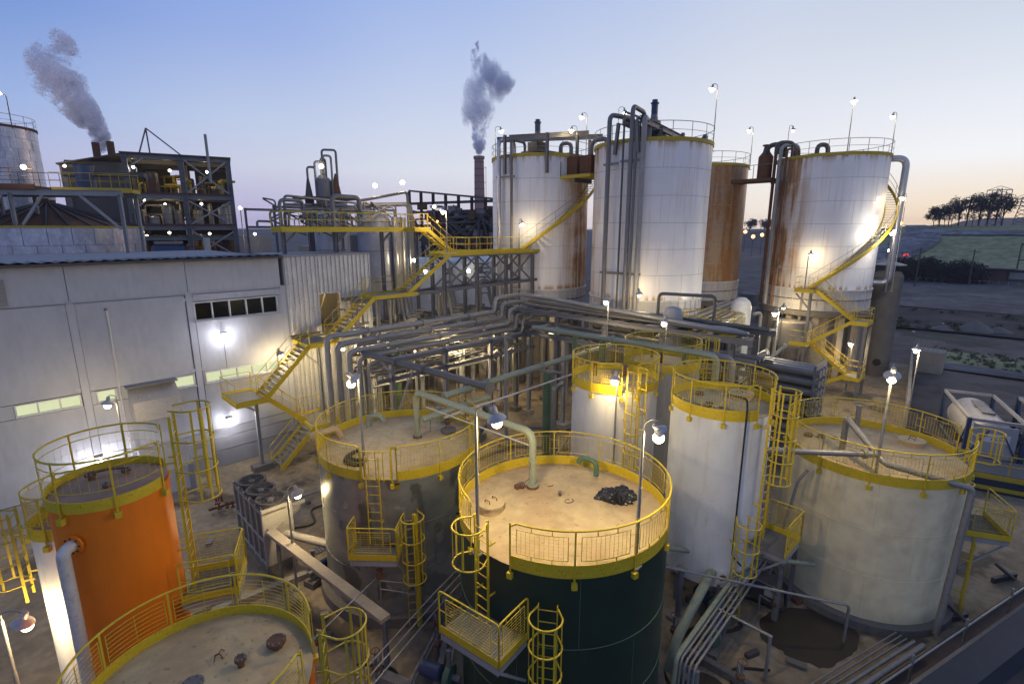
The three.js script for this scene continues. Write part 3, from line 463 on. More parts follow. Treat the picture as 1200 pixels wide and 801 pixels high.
// ---------- the round tanks of the yard ----------
const shellMat = (fn, o = {}) => new THREE.MeshStandardMaterial({ map: shellTex(fn), roughness: .5, ...o });
const grime = (u, v, s) => fbm(u * 60, v * 5, s, 60, 1e9, 4);
const whiteShell = (s, c = [.85, .85, .85]) => shellMat((u, v) => { const g = smooth(.55, .75, grime(u, v, s)), sp = smooth(.72, .78, fbm(u * 90, v * 40, s + 5, 90, 1e9, 3)), a = fbm(u * 20, v * 8, s + 9, 20); let q = c.map((x) => x * (.93 + .12 * (a - .5))); q = mix3(q, [.72, .70, .67], g * .3); return mix3(q, [.6, .55, .48], sp * .1); });
const base = mb;
{ // A: dark green tank in the foreground
  const R = 2.81, y = 5.5, t = thing('storage_tank', 'dark green tank with sandy roof and black tarpaulin on top, front centre', 'storage tank', [9.95, 0, -8], 'round tanks of the yard');
  const m = shellMat((u, v) => { const a = fbm(u * 24, v * 8, 601, 24), g = smooth(.55, .75, grime(u, v, 605)); return mix3(mix3([.10, .21, .17], [.075, .16, .135], a), [.17, .23, .19], g * .35); }, { roughness: .4 });
  footing(t, R, .35); shell(t, R, .3, y, m); welds(t, R, [1.9, 3.6], M.pipeGreen.clone(), 6, .35, y); roofDisc(t, R - .01, y, roofSand, .16);
  ringRail(t, R, y + .02, [[-150 + 15, 165]], { spacing: 1.45 }); ringRail(t, R, y + .02, [[192, 225]], { spacing: 1.2 });
  manhole(t, -1.5, y + .08, -1.25, .38, roofSand); nozzle(t, .3, y + .1, -.33, .05, .16); gooseneck(t, 2.15, y, -.42, .085, -100, M.pipeGreen);
  nozzle(t, .13, y + .05, -1.23, .18, .16); nozzle(t, -.1, y + .05, -1.45, .1, .2); mb().line([[-.1, y + .2, -1.45], [.05, y + .42, -1.3], [.0, y + .9, -1.2], [.12, y + 1.3, -1.24]], .012).line([[.45, y + .12, -1.0], [.6, y + .16, -.85], [.72, y + .11, -.95], [.62, y + .11, -1.1]], .012).build('cable', M.rust, t); mb().box(-.22, y + .2, -1.5, .16, .12, .12).build('valve_body', M.rust, t);
  const wire = mb().line(arcPts(.12, 0, 0, 5.5, 12).map((p) => p.add(new THREE.Vector3(.05, y + .3, .2)).setY(y + .27 + p.z * .2)), .012).build('lifting_ring', M.rust, t);
  ladder(t, 178.5, R + .22, 3.95, y + 1.1, { cage: [y + .15, y + 1.05], straps: 4, hoopR: .38 }); landing(t, 172, R + .05, R + 1.1, 1.75, 3.9, { open: ['right'] });
  ladder(t, 146, R + .3, .1, 5.0, { cage: [2.2, 4.95], straps: 5 });
}
{ // B: grey and green tank to the left behind it
  const R = 2.88, y = 5.25, t = thing('storage_tank', 'tank with scuffed dull grey metal shell beside the three-fan cooler', 'storage tank', [9.58, 0, -15.45], 'round tanks of the yard');
  const m = shellMat((u, v) => { const a = fbm(u * 14, v * 5, 621, 14), b = fbm(u * 40, v * 14, 625, 40), c = fbm(u * 22, v * 4, 631, 22), q = mix3([.62, .63, .59], [.48, .49, .47], b), pale = smooth(.53, .58, a * .7 + b * .3); return mix3(mix3(q, [.70, .70, .68], pale * .75), [.30, .31, .27], smooth(.58, .66, c) * .6); }, { roughness: .34, metalness: .45 });
  footing(t, R, .35); shell(t, R, .3, y, m); welds(t, R, [1.9, 3.6], M.steel, 6, .35, y); roofDisc(t, R - .01, y, roofSandPale, .16);
  ringRail(t, R, y + .02, [[-212, 125]], { spacing: 1.4 }); ringRail(t, R, y + .02, [[125, 128]], { panel: false, spacing: 2, kick: 0 });
  const gate = grp('gate', t); mb().line(arcPts(R + .08, y + 1.0, 128 * RAD, 147 * RAD, 8), .02).line(arcPts(R + .08, y + .06, 128 * RAD, 147 * RAD, 8), .02).build('frame', M.yellow, gate); for (const d of [128.5, 133, 137.5, 142, 146.5]) mb().bar([(R + .08) * Math.cos(d * RAD), y, (R + .08) * Math.sin(d * RAD)], [(R + .08) * Math.cos(d * RAD), y + 1, (R + .08) * Math.sin(d * RAD)], .018).build('bar', M.yellow, gate);
  ladder(t, 139, R + .2, 3.1, y + .9, {}); landing(t, 137, R + .25, R + .95, 1.5, 3.05, { open: [] }); ladder(t, 118, R + .3, .1, 4.3, { cage: [2.1, 4.25], straps: 5 });
  mb().beam([-1.45, .1, 2.95], [-1.45, 4.2, 2.95], .14, .1).build('post', M.yellow, t);
  nozzle(t, .54, y + .05, .33, .17, .18); gooseneck(t, -.1, y, -2.1, .1, 50, M.pipeSage); gooseneck(t, 2.2, y, -.5, .1, -60, M.pipeSage); nozzle(t, 2.3, y + .05, -.1, .16, .2); manhole(t, 1.75, y, .65, .3, M.concDark); mb().line([[1.2, y + .1, .2], [1.25, y + .7, .2], [1.3, y + 1.2, .2], [1.6, y + 1.2, .3]], .015).build('thin_pipe', M.steel, t);
  mb().path([[-2.45, y + .35, -2.2], [-1.55, y + .5, -1.9], [-1.4, y + .1, -1.85]], .12, .2).build('pipe_stub', roofSandPale, t);
  mb().line(arcPts(.55, 0, 2, 4.6, 14).map((p) => p.add(new THREE.Vector3(-1.75, y + .12, .35))), .07).line(arcPts(.42, 0, 1.8, 4.8, 14).map((p) => p.add(new THREE.Vector3(-1.7, y + .2, .3))), .06).build('hose', M.rubber, t);
}
{ // C: beige tank on the right
  const R = 2.74, y = 5.17, t = thing('storage_tank', 'wide beige tank with mesh railing and blue container behind, right side', 'storage tank', [21.33, 0, -2.93], 'round tanks of the yard');
  const m = shellMat((u, v) => { const a = fbm(u * 20, v * 7, 641, 20), b = fbm(u * 50, v * 18, 645, 50), g = smooth(.52, .72, grime(u, v, 649)); let q = mix3([.84, .80, .67], [.80, .75, .62], a); return mix3(q, [.72, .66, .53], g * .3).map((x) => x * (.93 + .14 * b)); }, { roughness: .6 });
  footing(t, R, .25); shell(t, R, .2, y, m); welds(t, R, [1.85, 3.5], m, 7, .25, y); roofDisc(t, R - .01, y, roofSandPale, .14);
  ringRail(t, R, y + .02, [[-280, 52]], { spacing: 1.4 }); manhole(t, 1.5, y + .05, .95, .42, roofSandPale); nozzle(t, -.2, y + .05, -2.0, .16, .1); nozzle(t, -.1, y + .05, -1.6, .14, .12); nozzle(t, .1, y + .05, -1.2, .1, .1); mb().lathe([[.09, 0], [.09, .9], [.12, .92], [.12, 1.0], [0, 1.0]], 14, 2.1, y, -.9).build('vent_pipe', M.pipeGrey, t);
  ladder(t, 60, R + .22, 2.9, y + 1.1, { cage: [y + .1, y + 1.1], straps: 5, hoopR: .42 }); landing(t, 64, R + .05, R + 1.25, 1.7, 2.9, { open: ['left'] }); ladder(t, 84, R + .4, .05, 2.9, { mat: M.yellowOld }); ladder(t, 46, R + .35, 1.8, 4.1, { cage: [2.2, 4.0], straps: 5 });
}
{ // D: slim orange tank at left
  const R = 1.15, y = 7.08, t = thing('storage_tank', 'slim bright orange tank with white downpipe', 'storage tank', [1.09, 0, -14.53], 'round tanks of the yard');
  footing(t, R, .3); mb().lathe([[R, .2], [R, y], [0, y + .02]], 64).build('shell', M.orange, t); roofDisc(t, R - .02, y + .04, roofBrown, .1);
  ringRail(t, R + .03, y + .02, [[42, 345]], { spacing: 1.0, panel: false, kick: .2 }); 
  const P = mb(); P.line(arcPts(R + .03, y + .42, 45 * RAD, 342 * RAD, 40), .011, 5).line(arcPts(R + .03, y + .92, 45 * RAD, 342 * RAD, 40), .011, 5); for (let d = 48; d < 342; d += 8) P.box((R + .03) * Math.cos(d * RAD), y + .67, (R + .03) * Math.sin(d * RAD), .006, .5, .006); for (let k = 1; k < 2; k++) P.line(arcPts(R + .03, y + .42 + k * .25, 45 * RAD, 342 * RAD, 40), .004, 3); P.build('mesh_panel', M.yellow, t);
  ladder(t, 24, R + .26, 4.05, y + 1.6, { cage: [6.5, y + 1.75], straps: 6, hoopR: .42 }); landing(t, 26, R + .1, R + 1.35, 1.25, 4.0, { open: [] });
  nozzle(t, -.3, y + .1, -.4, .12, .18); nozzle(t, .35, y + .1, -.2, .1, .14); nozzle(t, -.1, y + .1, .35, .08, .12); mb().path([[-.3, y + .3, -.35], [0, y + .32, -.3], [.35, y + .28, -.2]], .03).build('hose', M.rust, t);
  // white downpipe from its flange on the shell
  const dp = grp('downpipe', t), q = 136 * RAD, X = Math.cos(q), Z = Math.sin(q); mb().path([[R * X, y - .75, R * Z], [(R + .32) * X, y - .75, (R + .32) * Z], [(R + .36) * X, .3, (R + .36) * Z]], .125, .3, 16).build('tube', M.pipeWhite, dp);
  const fl = mesh('flange', mb().lathe([[.0, -.03], [.22, -.03], [.22, .03], [0, .03]], 24).geo(), M.orange, dp, (R + .06) * X, y - .75, (R + .06) * Z); fl.quaternion.setFromUnitVectors(new THREE.Vector3(0, 1, 0), new THREE.Vector3(X, 0, Z)); for (let i = 0; i < 8; i++) { const a = i / 8 * TAU, b = mesh('bolt', new THREE.SphereGeometry(.022, 6, 5), M.rubber, dp, (R + .1) * X + .17 * Math.cos(a) * -Z, y - .75 + .17 * Math.sin(a), (R + .1) * Z + .17 * Math.cos(a) * X); }
}
{ // small white tank behind the orange one
  const R = .78, y = 5.5, t = thing('storage_tank', 'narrow white tank half hidden behind the orange tank', 'storage tank', [.3, 0, -16.75], 'round tanks of the yard');
  shell(t, R, 0, y, whiteShell(681)); roofDisc(t, R, y, roofBrown, .08); ringRail(t, R + .02, y, [[60, 330]], { spacing: 1.0 }); nozzle(t, .3, y, .3, .1, .3); ladder(t, 200, R + .3, 3.6, y + .6, { cage: [4.1, y + .5], straps: 4, hoopR: .3, mat: M.yellowOld }); mb().path([[.4, 4.8, .7], [.5, 4.6, 1.0], [.55, .2, 1.05]], .09, .25, 12).build('downpipe', M.pipeWhite, t);
}
{ // E: sand-topped tank in the left foreground
  const R = 2.0, y = 4.47, t = thing('storage_tank', 'orange tank with broad sandy roof cut by the bottom edge of the photo', 'storage tank', [1.49, 0, -9.85], 'round tanks of the yard');
  footing(t, R, .3); mb().lathe([[R, .2], [R, y]], 72).build('shell', M.orange, t); roofDisc(t, R - .01, y, roofSand, .14);
  ringRail(t, R, y + .02, [[-235, 18]], { h: .98, spacing: 1.25, kick: .2, panel: 'bars' }); ladder(t, 33, R + .25, .2, y + 1.1, { cage: [y - 2.2, y + 1.0], straps: 6, mat: M.yellowOld, hoopR: .42 });
  ringRail(t, R, y + .02, [[48, 125]], { h: .98, spacing: 1.2, kick: .2, panel: 'bars' });
  nozzle(t, 1.4, y + .04, .05, .19, .2, M.rust); nozzle(t, .7, y + .06, .1, .11, .26); mb().line([[.35, y + .12, -.4], [.4, y + .22, -.45], [.47, y + .16, -.51], [.52, y + .26, -.47], [.58, y + .13, -.55]], .012).line([[.4, y + .13, -.55], [.48, y + .18, -.45], [.5, y + .12, -.35]], .012).build('wire_loop', M.rust, t); nozzle(t, -.1, y + .1, -.1, .2, .06, M.concDark);
}
{ // H, I, J: white tanks on legs
  const mk = (u, v, label, R, y0, y, s, arcs, pale) => { const t = thing('storage_tank', label, 'storage tank', [u, 0, v], 'round tanks of the yard'); shell(t, R, y0, y, whiteShell(s, pale)); mb().lathe([[0, y0 - .25], [R * .6, y0 - .2], [R, y0]], 48).build('bottom', M.white, t); for (const d of [20, 110, 200, 290]) mb().ibeam([R * .8 * Math.cos(d * RAD), 0, R * .8 * Math.sin(d * RAD)], [R * .8 * Math.cos(d * RAD), y0 - .05, R * .8 * Math.sin(d * RAD)], .2, .2).build('leg', M.steel, t); roofDisc(t, R - .01, y, roofSandPale, .12); ringRail(t, R + .02, y, arcs, { spacing: 1.1, kick: .3 }); return t; };
  let t = mk(16.71, -6.64, 'white tank with manhole on top and thin dark pipe down its front', 1.6, 1.3, 7.24, 701, [[-243, 90]], [.84, .86, .88]);
  ladder(t, 102, 1.85, 3.0, 8.3, { cage: [5.3, 8.25], straps: 6 }); landing(t, 92, 1.65, 2.75, 1.35, 3.0, { open: ['right'] }); ladder(t, 128, 1.9, .2, 4.1, { cage: [2.4, 4.05], straps: 5 });
  manhole(t, .8, 7.28, .35, .42, roofSandPale); nozzle(t, .05, 7.3, -.8, .16, .12); nozzle(t, -.9, 7.3, .0, .14, .16);
  { const p = mb(); for (let i = 0; i < 46; i++) { const a = rnd() * TAU, r = .55 * Math.sqrt(rnd()); p.add(new THREE.IcosahedronGeometry(rr(.04, .11), 1).scale(1, .6, 1).translate(-.75 + r * Math.cos(a), 7.3 + rr(0, .12) * (1 - r), .05 + r * Math.sin(a))); } p.g = p.g.map((g) => { const n = g.attributes.position.count; g.setIndex([...Array(n).keys()]); return g; }); p.build('spilled_powder', roofSandPale, t); }
  mb().path([[-.95, 7.9, .6], [-1.15, 7.95, 1.25], [-1.2, 7.6, 1.3], [-1.2, 2.6, 1.3], [-.9, 2.2, 1.5]], .03, .12).build('dark_pipe', M.rubber, t);
  { const g = mesh('side_flange', mb().lathe([[0, 0], [.19, 0], [.19, .16], [.13, .16], [.13, .1], [0, .1]], 20).geo(), M.white, t, -1.6 * Math.cos(40 * RAD), 1.75, 1.6 * Math.sin(40 * RAD)); g.rotation.set(0, 0, 0); g.quaternion.setFromUnitVectors(new THREE.Vector3(0, 1, 0), new THREE.Vector3(-Math.cos(40 * RAD), 0, Math.sin(40 * RAD))); mesh('flange_mouth', mb().lathe([[0, 0], [.12, 0], [.12, .02], [0, .02]], 16).geo(), M.rust, t, -1.7 * Math.cos(40 * RAD), 1.75, 1.7 * Math.sin(40 * RAD)).quaternion.copy(g.quaternion); }
  t = mk(16.64, -10.87, 'white tank with caged ladder and bright lamp at its roof edge', 1.66, 1.0, 7.15, 721, [[-222, 118]]);
  ladder(t, 127, 1.9, .2, 8.2, { cage: [3.6, 8.2], straps: 5 }); manhole(t, -.5, 7.2, .1, .38, roofSandPale); nozzle(t, .5, 7.2, .1, .16, .5); nozzle(t, -.2, 7.2, -.8, .12, .6);
  { const p = mb(); for (let i = 0; i < 40; i++) { const a = rnd() * TAU, r = .55 * Math.sqrt(rnd()); p.add(new THREE.IcosahedronGeometry(rr(.04, .11), 1).scale(1, .6, 1).translate(-.55 + r * Math.cos(a), 7.24 + rr(0, .12) * (1 - r), .45 + r * Math.sin(a))); } p.g = p.g.map((g) => { const n = g.attributes.position.count; g.setIndex([...Array(n).keys()]); return g; }); p.build('spilled_powder', roofSandPale, t); }
  t = mk(20.5, -10.95, 'grey-white tank behind the lamp tank, yellow ring round its sandy roof', 1.63, 1.0, 7.15, 741, [[-200, 150]], [.62, .62, .62]); gooseneck(t, .3, 7.15, .9, .08, 60, M.pipeGreen); nozzle(t, -.4, 7.2, .2, .14, .5); nozzle(t, .2, 7.2, -.6, .12, .7); ladder(t, 40, 1.9, .2, 8.2, { cage: [3, 8.2] });
  t = mk(30.2, -13.1, 'dark grey insulated tank with the farthest yellow roof ring', 1.9, .8, 6.95, 761, [[-200, 150]], [.34, .36, .40]); nozzle(t, -.5, 7, .2, .16, .6); nozzle(t, .6, 7, .4, .14, .4); mb().box(.2, 7.3, .2, 1.2, .5, .5).build('pump_frame', M.darkSteel, t); for (let i = 0; i < 4; i++) mb().bar([-1.2 + i * .5, .4, 1.75 - i * .05], [-1.2 + i * .5, 6.8, 1.75 - i * .05], .2, 10).build('insulated_pipe', M.insul, t);
}
// torn black tarpaulin on tank A
{
  const g = new THREE.IcosahedronGeometry(.42, 14), p = g.attributes.position; for (let i = 0; i < p.count; i++) { const x = p.getX(i), y = p.getY(i), z = p.getZ(i), q = Math.atan2(z, x), k = .65 + .75 * fbm(Math.cos(q) * 2 + 3, Math.sin(q) * 2 + 8, 801) + 1.1 * Math.abs(fbm(x * 7 + 9, z * 7 + y * 5, 805) - .5) + .55 * Math.abs(fbm(x * 19, z * 19 + y * 11, 807) - .5); p.setXYZ(i, x * k * 1.05, Math.max(.004 * (i % 3), (y + .06) * k * .55), z * k * .8); } g.computeVertexNormals(); g.setIndex([...Array(p.count).keys()]);
  const t = new THREE.Mesh(g, std(.016, .017, .02, { roughness: .28 })); t.name = 'tarpaulin'; t.castShadow = t.receiveShadow = true; t.position.copy(S(11.35, 5.6, -7.15)); single(t, 'crumpled black tarpaulin lying on the sandy roof of the dark green tank', 'tarpaulin');
}

// ---------- four tall white tanks ----------
const rustShell = (s, lo, hi, amt, c = [.92, .92, .94]) => shellMat((u, v) => {          // rust between angles lo..hi (degrees)
  const d = (u * 360 + 720) % 360, w = 22, inside = smooth(lo - w, lo + w, d) * (1 - smooth(hi - w, hi + w, d));
  const st = fbm(u * 130, v * 3, s, 130, 1e9, 5), a = fbm(u * 16, v * 9, s + 7, 16), f = fbm(u * 120, v * 60, s + 13, 120, 1e9, 3);
  const drip = smooth(.50, .68, st * .7 + a * .3) * (.35 + .65 * inside), k = clamp(inside * amt * (.45 + .9 * smooth(.38, .62, st * .5 + a * .5)) + drip * .3 * (amt > .3 ? 1 : .2) + .5 * smooth(.93, 1, v) * smooth(.45, .6, st) + .7 * (1 - smooth(0, .05, v)) * smooth(.4, .6, st));
  let q = c.map((x) => x * (.94 + .1 * (a - .5))); q = mix3(q, mix3([.70, .55, .36], [.46, .30, .18], f * .5 + st * .5), k); return q;
}, { roughness: .38 });
function bigTank(u, v, label, mat, extra) {
  const R = 4.17, y0 = 8.1, y1 = 18.85, t = thing('tall_tank', label, 'storage tank', [u, 0, v], 'tall tanks on plinths behind the pipe rack');
  mb().lathe([[R - 1.7, 0], [R - 1.7, 5.9]], 48).build('plinth_core', M.conc, t); for (let i = 0; i < 12; i++) { const a = (i + .4) / 12 * TAU; mb().box((R - .45) * Math.cos(a), 2.95, (R - .45) * Math.sin(a), .5, 5.9, .5, -a).build('plinth_column', M.conc, t); } mb().lathe([[R - 1.8, 5.9], [R + .3, 5.9], [R + .3, 6.3], [R, 6.35]], 72).build('base_ring', M.concDark, t);
  shell(t, R - .02, 6.3, y0, whiteShell(901 + u | 0, [.74, .74, .76]), 'skirt'); const sg = new MB().box(0, 7.2, 0, .05, 1.75, .03).geo(); for (let i = 0; i < 44; i++) { const a = i / 44 * TAU; mesh('stiffener', sg, M.white, t, (R + .02) * Math.cos(a), 0, (R + .02) * Math.sin(a), -a); } mb().arc(0, 7.25, 0, R + .02, .035, 0, TAU, 72, 6).build('skirt_ring', M.rust, t);
  mb().lathe([[R, y0 - .05], [R + .09, y0 - .05], [R + .09, y0 + .06], [R, y0 + .06]], 72).build('base_flange', M.white, t);
  shell(t, R, y0, y1, mat); welds(t, R, [1, 2, 3, 4, 5].map((k) => y0 + k * 1.79), M.wallDark, 7, y0, y1); roofDisc(t, R, y1, roofBrown, .5);
  mb().band(0, 0, R - .02, R + .08, y1 - .12, y1 + .12, 0, TAU, 90).build('roof_ring', M.yellowOld, t);
  ringRail(t, R + .02, y1, [[0, 360]], { mat: M.steelLight, panel: false, midrail: true, kick: .1, spacing: 1.4, bracket: false }); extra?.(t, R, y0, y1); return t;
}
function agitator(t, x, z, y, s = 1) { const g = grp('agitator', t); mb().box(x, y + .35, z, 1.5 * s, .7, 1.2 * s).build('stand', M.darkSteel, g); mb().lathe([[.5, 0], [.5, .35], [.3, .45], [.22, .9], [0, .9]], 18, x, y + .7, z).build('gearbox', M.steel, g); mb().lathe([[.24, 0], [.24, .7], [.30, .72], [.30, .8], [.2, .85], [.2, 1.0], [0, 1.02]], 16, x, y + 1.55, z).build('motor', M.blue, g); }
function spiral(t, R, d0, d1, y0, y1, w = .85, n) {
  const F = grp('spiral_stair', t), N = n ?? Math.round(Math.abs(y1 - y0) / .21), tg = new MB().box(w / 2, 0, 0, w - .06, .035, .26).geo();
  for (let i = 0; i <= N; i++) { const a = (d0 + (d1 - d0) * i / N) * RAD; mesh('tread', tg, M.yellowOld, F, (R + .05) * Math.cos(a), y0 + (y1 - y0) * i / N, (R + .05) * Math.sin(a), -a); }
  const hel = (r, dy) => Array.from({ length: N + 1 }, (_, i) => { const a = (d0 + (d1 - d0) * i / N) * RAD; return new THREE.Vector3(r * Math.cos(a), y0 + (y1 - y0) * i / N + dy, r * Math.sin(a)); });
  for (const dy of [-.1, 0, .1]) mb().line(hel(R + w + .05, dy), .06, 5).build('stringer', M.yellow, F); mb().line(hel(R + .06, -.02), .05, 5).build('stringer', M.yellowOld, F);
  mb().line(hel(R + w + .05, 1.05), .022, 6).line(hel(R + w + .05, .55), .016, 5).build('handrail', M.steelLight, F); for (let i = 0; i <= N; i += 5) { const p = hel(R + w + .05, 0)[i]; mb().bar([p.x, p.y, p.z], [p.x, p.y + 1.05, p.z], .018, 5).build('post', M.steelLight, F); }
}
const vpipe = (t, R, d, r, y0, y1, mat, off = .35, inn = 1.2) => { const a = d * RAD, c = Math.cos(a), s = Math.sin(a); mb().path([[(R + off) * c, y0, (R + off) * s], [(R + off) * c, y1, (R + off) * s], [(R + off - inn) * c, y1, (R + off - inn) * s], [(R + off - inn) * c, 18.8, (R + off - inn) * s]], r, r * 3, 10).build('riser_pipe', mat, t); };
const bracketBar = (t, R, d0, d1, y) => mb().beam([(R + .42) * Math.cos(d0 * RAD), y, (R + .42) * Math.sin(d0 * RAD)], [(R + .42) * Math.cos(d1 * RAD), y, (R + .42) * Math.sin(d1 * RAD)], .1, .14).build('pipe_bracket', M.steel, t);
bigTank(35.3, -20.7, 'tall clean white tank with several vertical pipes, nearest of the tall tanks', rustShell(1001, 205, 240, .35), (t, R, y0, y1) => {
  for (const [d, r, y, m] of [[189, .16, 20.6, M.steel], [174, .07, 20.3, M.steelLight], [174, .07, 20.6, M.steel], [167, .15, 20.9, M.steel], [163, .09, 20.2, M.steel], [157, .17, 20.2, M.steelLight]]) vpipe(t, R, d, r, 6.6, y, m, .4, 2.4);
  bracketBar(t, R, 194, 178, 17.4); bracketBar(t, R, 176, 156, 17.5); bracketBar(t, R, 194, 154, 10.0);
  const B = grp('roof_frame', t); for (const z of [-.7, .7]) { mb().ibeam([-4.2, 20.1, z + .8], [3.6, 19.9, z - .3], .25, .4).build('beam', M.steel, B); for (const x of [-4.35, -1.2, 2]) mb().ibeam([x, 18.0, z * (x < -4 ? 1.3 : 1) + .6], [x, 20.0, z + .6], .2, .2).build('leg', M.steel, B); } agitator(t, 0, 0, 19.6); mb().box(0, 19.5, 0, 2.6, .15, 2.2).build('platform', M.darkSteel, t);
});
bigTank(34.7, -31.2, 'tall white tank with spiral stair from the walkway and agitator frame on top', rustShell(1021, 42, 96, .95), (t, R, y0, y1) => {
  spiral(t, R, 158, 48, 11.3, 18.0); vpipe(t, R, 186, .18, 6.6, 20.2, M.insul, .4, 1.6); vpipe(t, R, 169, .12, 6.6, 20.0, M.steel, .35, 2); bracketBar(t, R, 190, 165, 17.2);
  const B = grp('roof_frame', t); mb().ibeam([-4.6, 20.1, -.6], [4.6, 21.0, 3.2], .25, .4).ibeam([-4.6, 20.1, .8], [1.5, 20.8, 4.0], .25, .4).build('beam', M.steel, B); for (const [x, z] of [[-4.5, .2], [-2.9, 3.3], [-.4, 4.3], [2.2, 3.6]]) mb().ibeam([x, 17.4, z], [x, 20.4, z], .2, .2).build('leg', M.steel, B); agitator(t, -.4, 0, 19.6, .9); mb().box(0, 19.5, 0, 2.6, .15, 2.2).build('platform', M.darkSteel, t);
});
bigTank(50.6, -24, 'tall rust-brown tank standing in the gap between the white tanks', rustShell(1041, 10, 350, 1.0, [.62, .58, .52]), (t, R, y0, y1) => { agitator(t, 0, 0, 19.5, .9); });
bigTank(51.9, -13.1, 'tall white tank with rusty left flank and spiral stair, right of the group', rustShell(1061, 198, 300, .95), (t, R, y0, y1) => {
  spiral(t, R, 172, 20, 8.3, 18.4); vpipe(t, R, 222, .17, 6.5, 20.0, M.steelLight, .4, 1.5); vpipe(t, R, 212, .1, 6.5, 19.6, M.rust, .4, 1.2); vpipe(t, R, 234, .14, 6.5, 20.2, M.rust, .4, 1.5); bracketBar(t, R, 240, 205, 17.0); bracketBar(t, R, 240, 205, 9.9);
  const a = 66 * RAD, c = Math.cos(a), s = Math.sin(a); mb().path([[(R - .3) * c, 18.75, (R - .3) * s], [(R + 1.2) * c, 18.75, (R + 1.2) * s], [(R + 1.2) * c, 8.5, (R + 1.2) * s], [(R + .1) * c, 8.5, (R + .1) * s]], .26, .8, 14).build('overflow_pipe', M.insul, t);
  mb().path([[-2.7, 19, -2.3], [-2.7, 20.2, -2.3], [-3.4, 20.2, -3.4], [-3.4, 19.3, -3.4]], .2, .6, 14).path([[-1.6, 19, -.8], [-1.6, 20.0, -.8], [-.8, 20.0, -.2], [-.8, 19, -.2]], .18, .6, 14).build('crossover_pipe', M.darkSteel, t);
});
{ // bridges between the tall tanks
  let t = thing('tank_bridge', 'rusty brown bridge with boxes between the two left tall tanks', 'bridge', [34.6, 17.1, -26.0]); mb().box(-.6, 0, 0, 2.2, .25, 3.0).build('deck', M.yellowOld, t); for (const z of [-.75, .6]) mb().box(-.6, .85, z, 1.1, 1.4, 1.1).build('box', M.rust, t); mb().path([[-.8, 1.4, -1.1], [-.8, 2.7, -1.1], [-.8, 2.7, -2.2], [-.8, 1.9, -2.2]], .16, .6, 14).path([[-.8, 1.4, .9], [-.8, 2.6, .9], [-.8, 2.6, 2.3], [-.8, 1.9, 2.3]], .17, .6, 14).build('crossover_pipe', M.steel, t); mb().beam([-1.7, -.3, 0], [.5, -.3, 0], .15, .3).build('beam', M.darkSteel, t); for (const z of [-1.4, -.1, 1.3]) mb().bar([-1.7, .1, z], [-1.7, 1.2, z], .03).build('post', M.rust, t);
  t = thing('tank_bridge', 'brown bridge with round vessel between the rusty tank and the right white tank', 'bridge', [49.6, 17.3, -18.6]); mb().box(0, 0, 0, 1.8, .3, 3.6).build('deck', M.rust, t); mb().lathe([[.6, .1], [.6, 2.0], [.3, 2.4], [.2, 2.9], [.35, 2.9], [.35, 3.0], [0, 3.0]], 20, -.1, 0, .9).build('vessel', M.rust, t); for (const z of [-1.7, -.8, .2]) mb().bar([-.8, .1, z], [-.8, 1.3, z], .03).build('post', M.steel, t); mb().bar([-.8, 1.3, -1.7], [-.8, 1.3, 1.7], .025).build('handrail', M.steel, t); mb().path([[-.4, 1.8, .9], [-.4, 2.9, 1.1], [-.4, 2.9, 2.4], [-.4, 1.8, 2.6]], .2, .6, 14).build('crossover_pipe', M.darkSteel, t);
}
// stairs in front of the right tall tank
{
  const t = thing('steel_staircase', 'yellow steel staircase zigzagging below the right tall tank', 'staircase', [46.4, 0, -10.6]); const u0 = -.45, w = .85, y = [0, 1.6, 3.8, 6.0, 8.2];
  flight(t, [.0, y[0], -1.2], [.0, y[1], 1.7], w); flight(t, [.95, y[1], 1.7], [.95, y[2], -1.2], w); flight(t, [.0, y[2], -1.2], [.0, y[3], 1.7], w); flight(t, [.95, y[3], 1.7], [.95, y[4], -1.2], w);
  for (const yy of [y[1], y[3]]) deck(t, 'landing', -.45, 1.45, 1.7, 2.8, yy, [1, 2, 3]); for (const yy of [y[2], y[4]]) deck(t, 'landing', -.45, 1.6, -2.5, -1.2, yy, [0, 3]);
  for (const [x, z, h] of [[-.35, -1.3, 8.0], [-.35, 2.7, 6], [1.4, 2.7, 6], [1.4, -2.4, 8]]) mb().ibeam([x, 0, z], [x, h, z], .2, .2).build('column', M.steel, t); mb().beam([-.35, 6.8, -1.4], [-.35, 7.9, -2.4], .12, .12).build('knee_brace', M.steel, t);
}
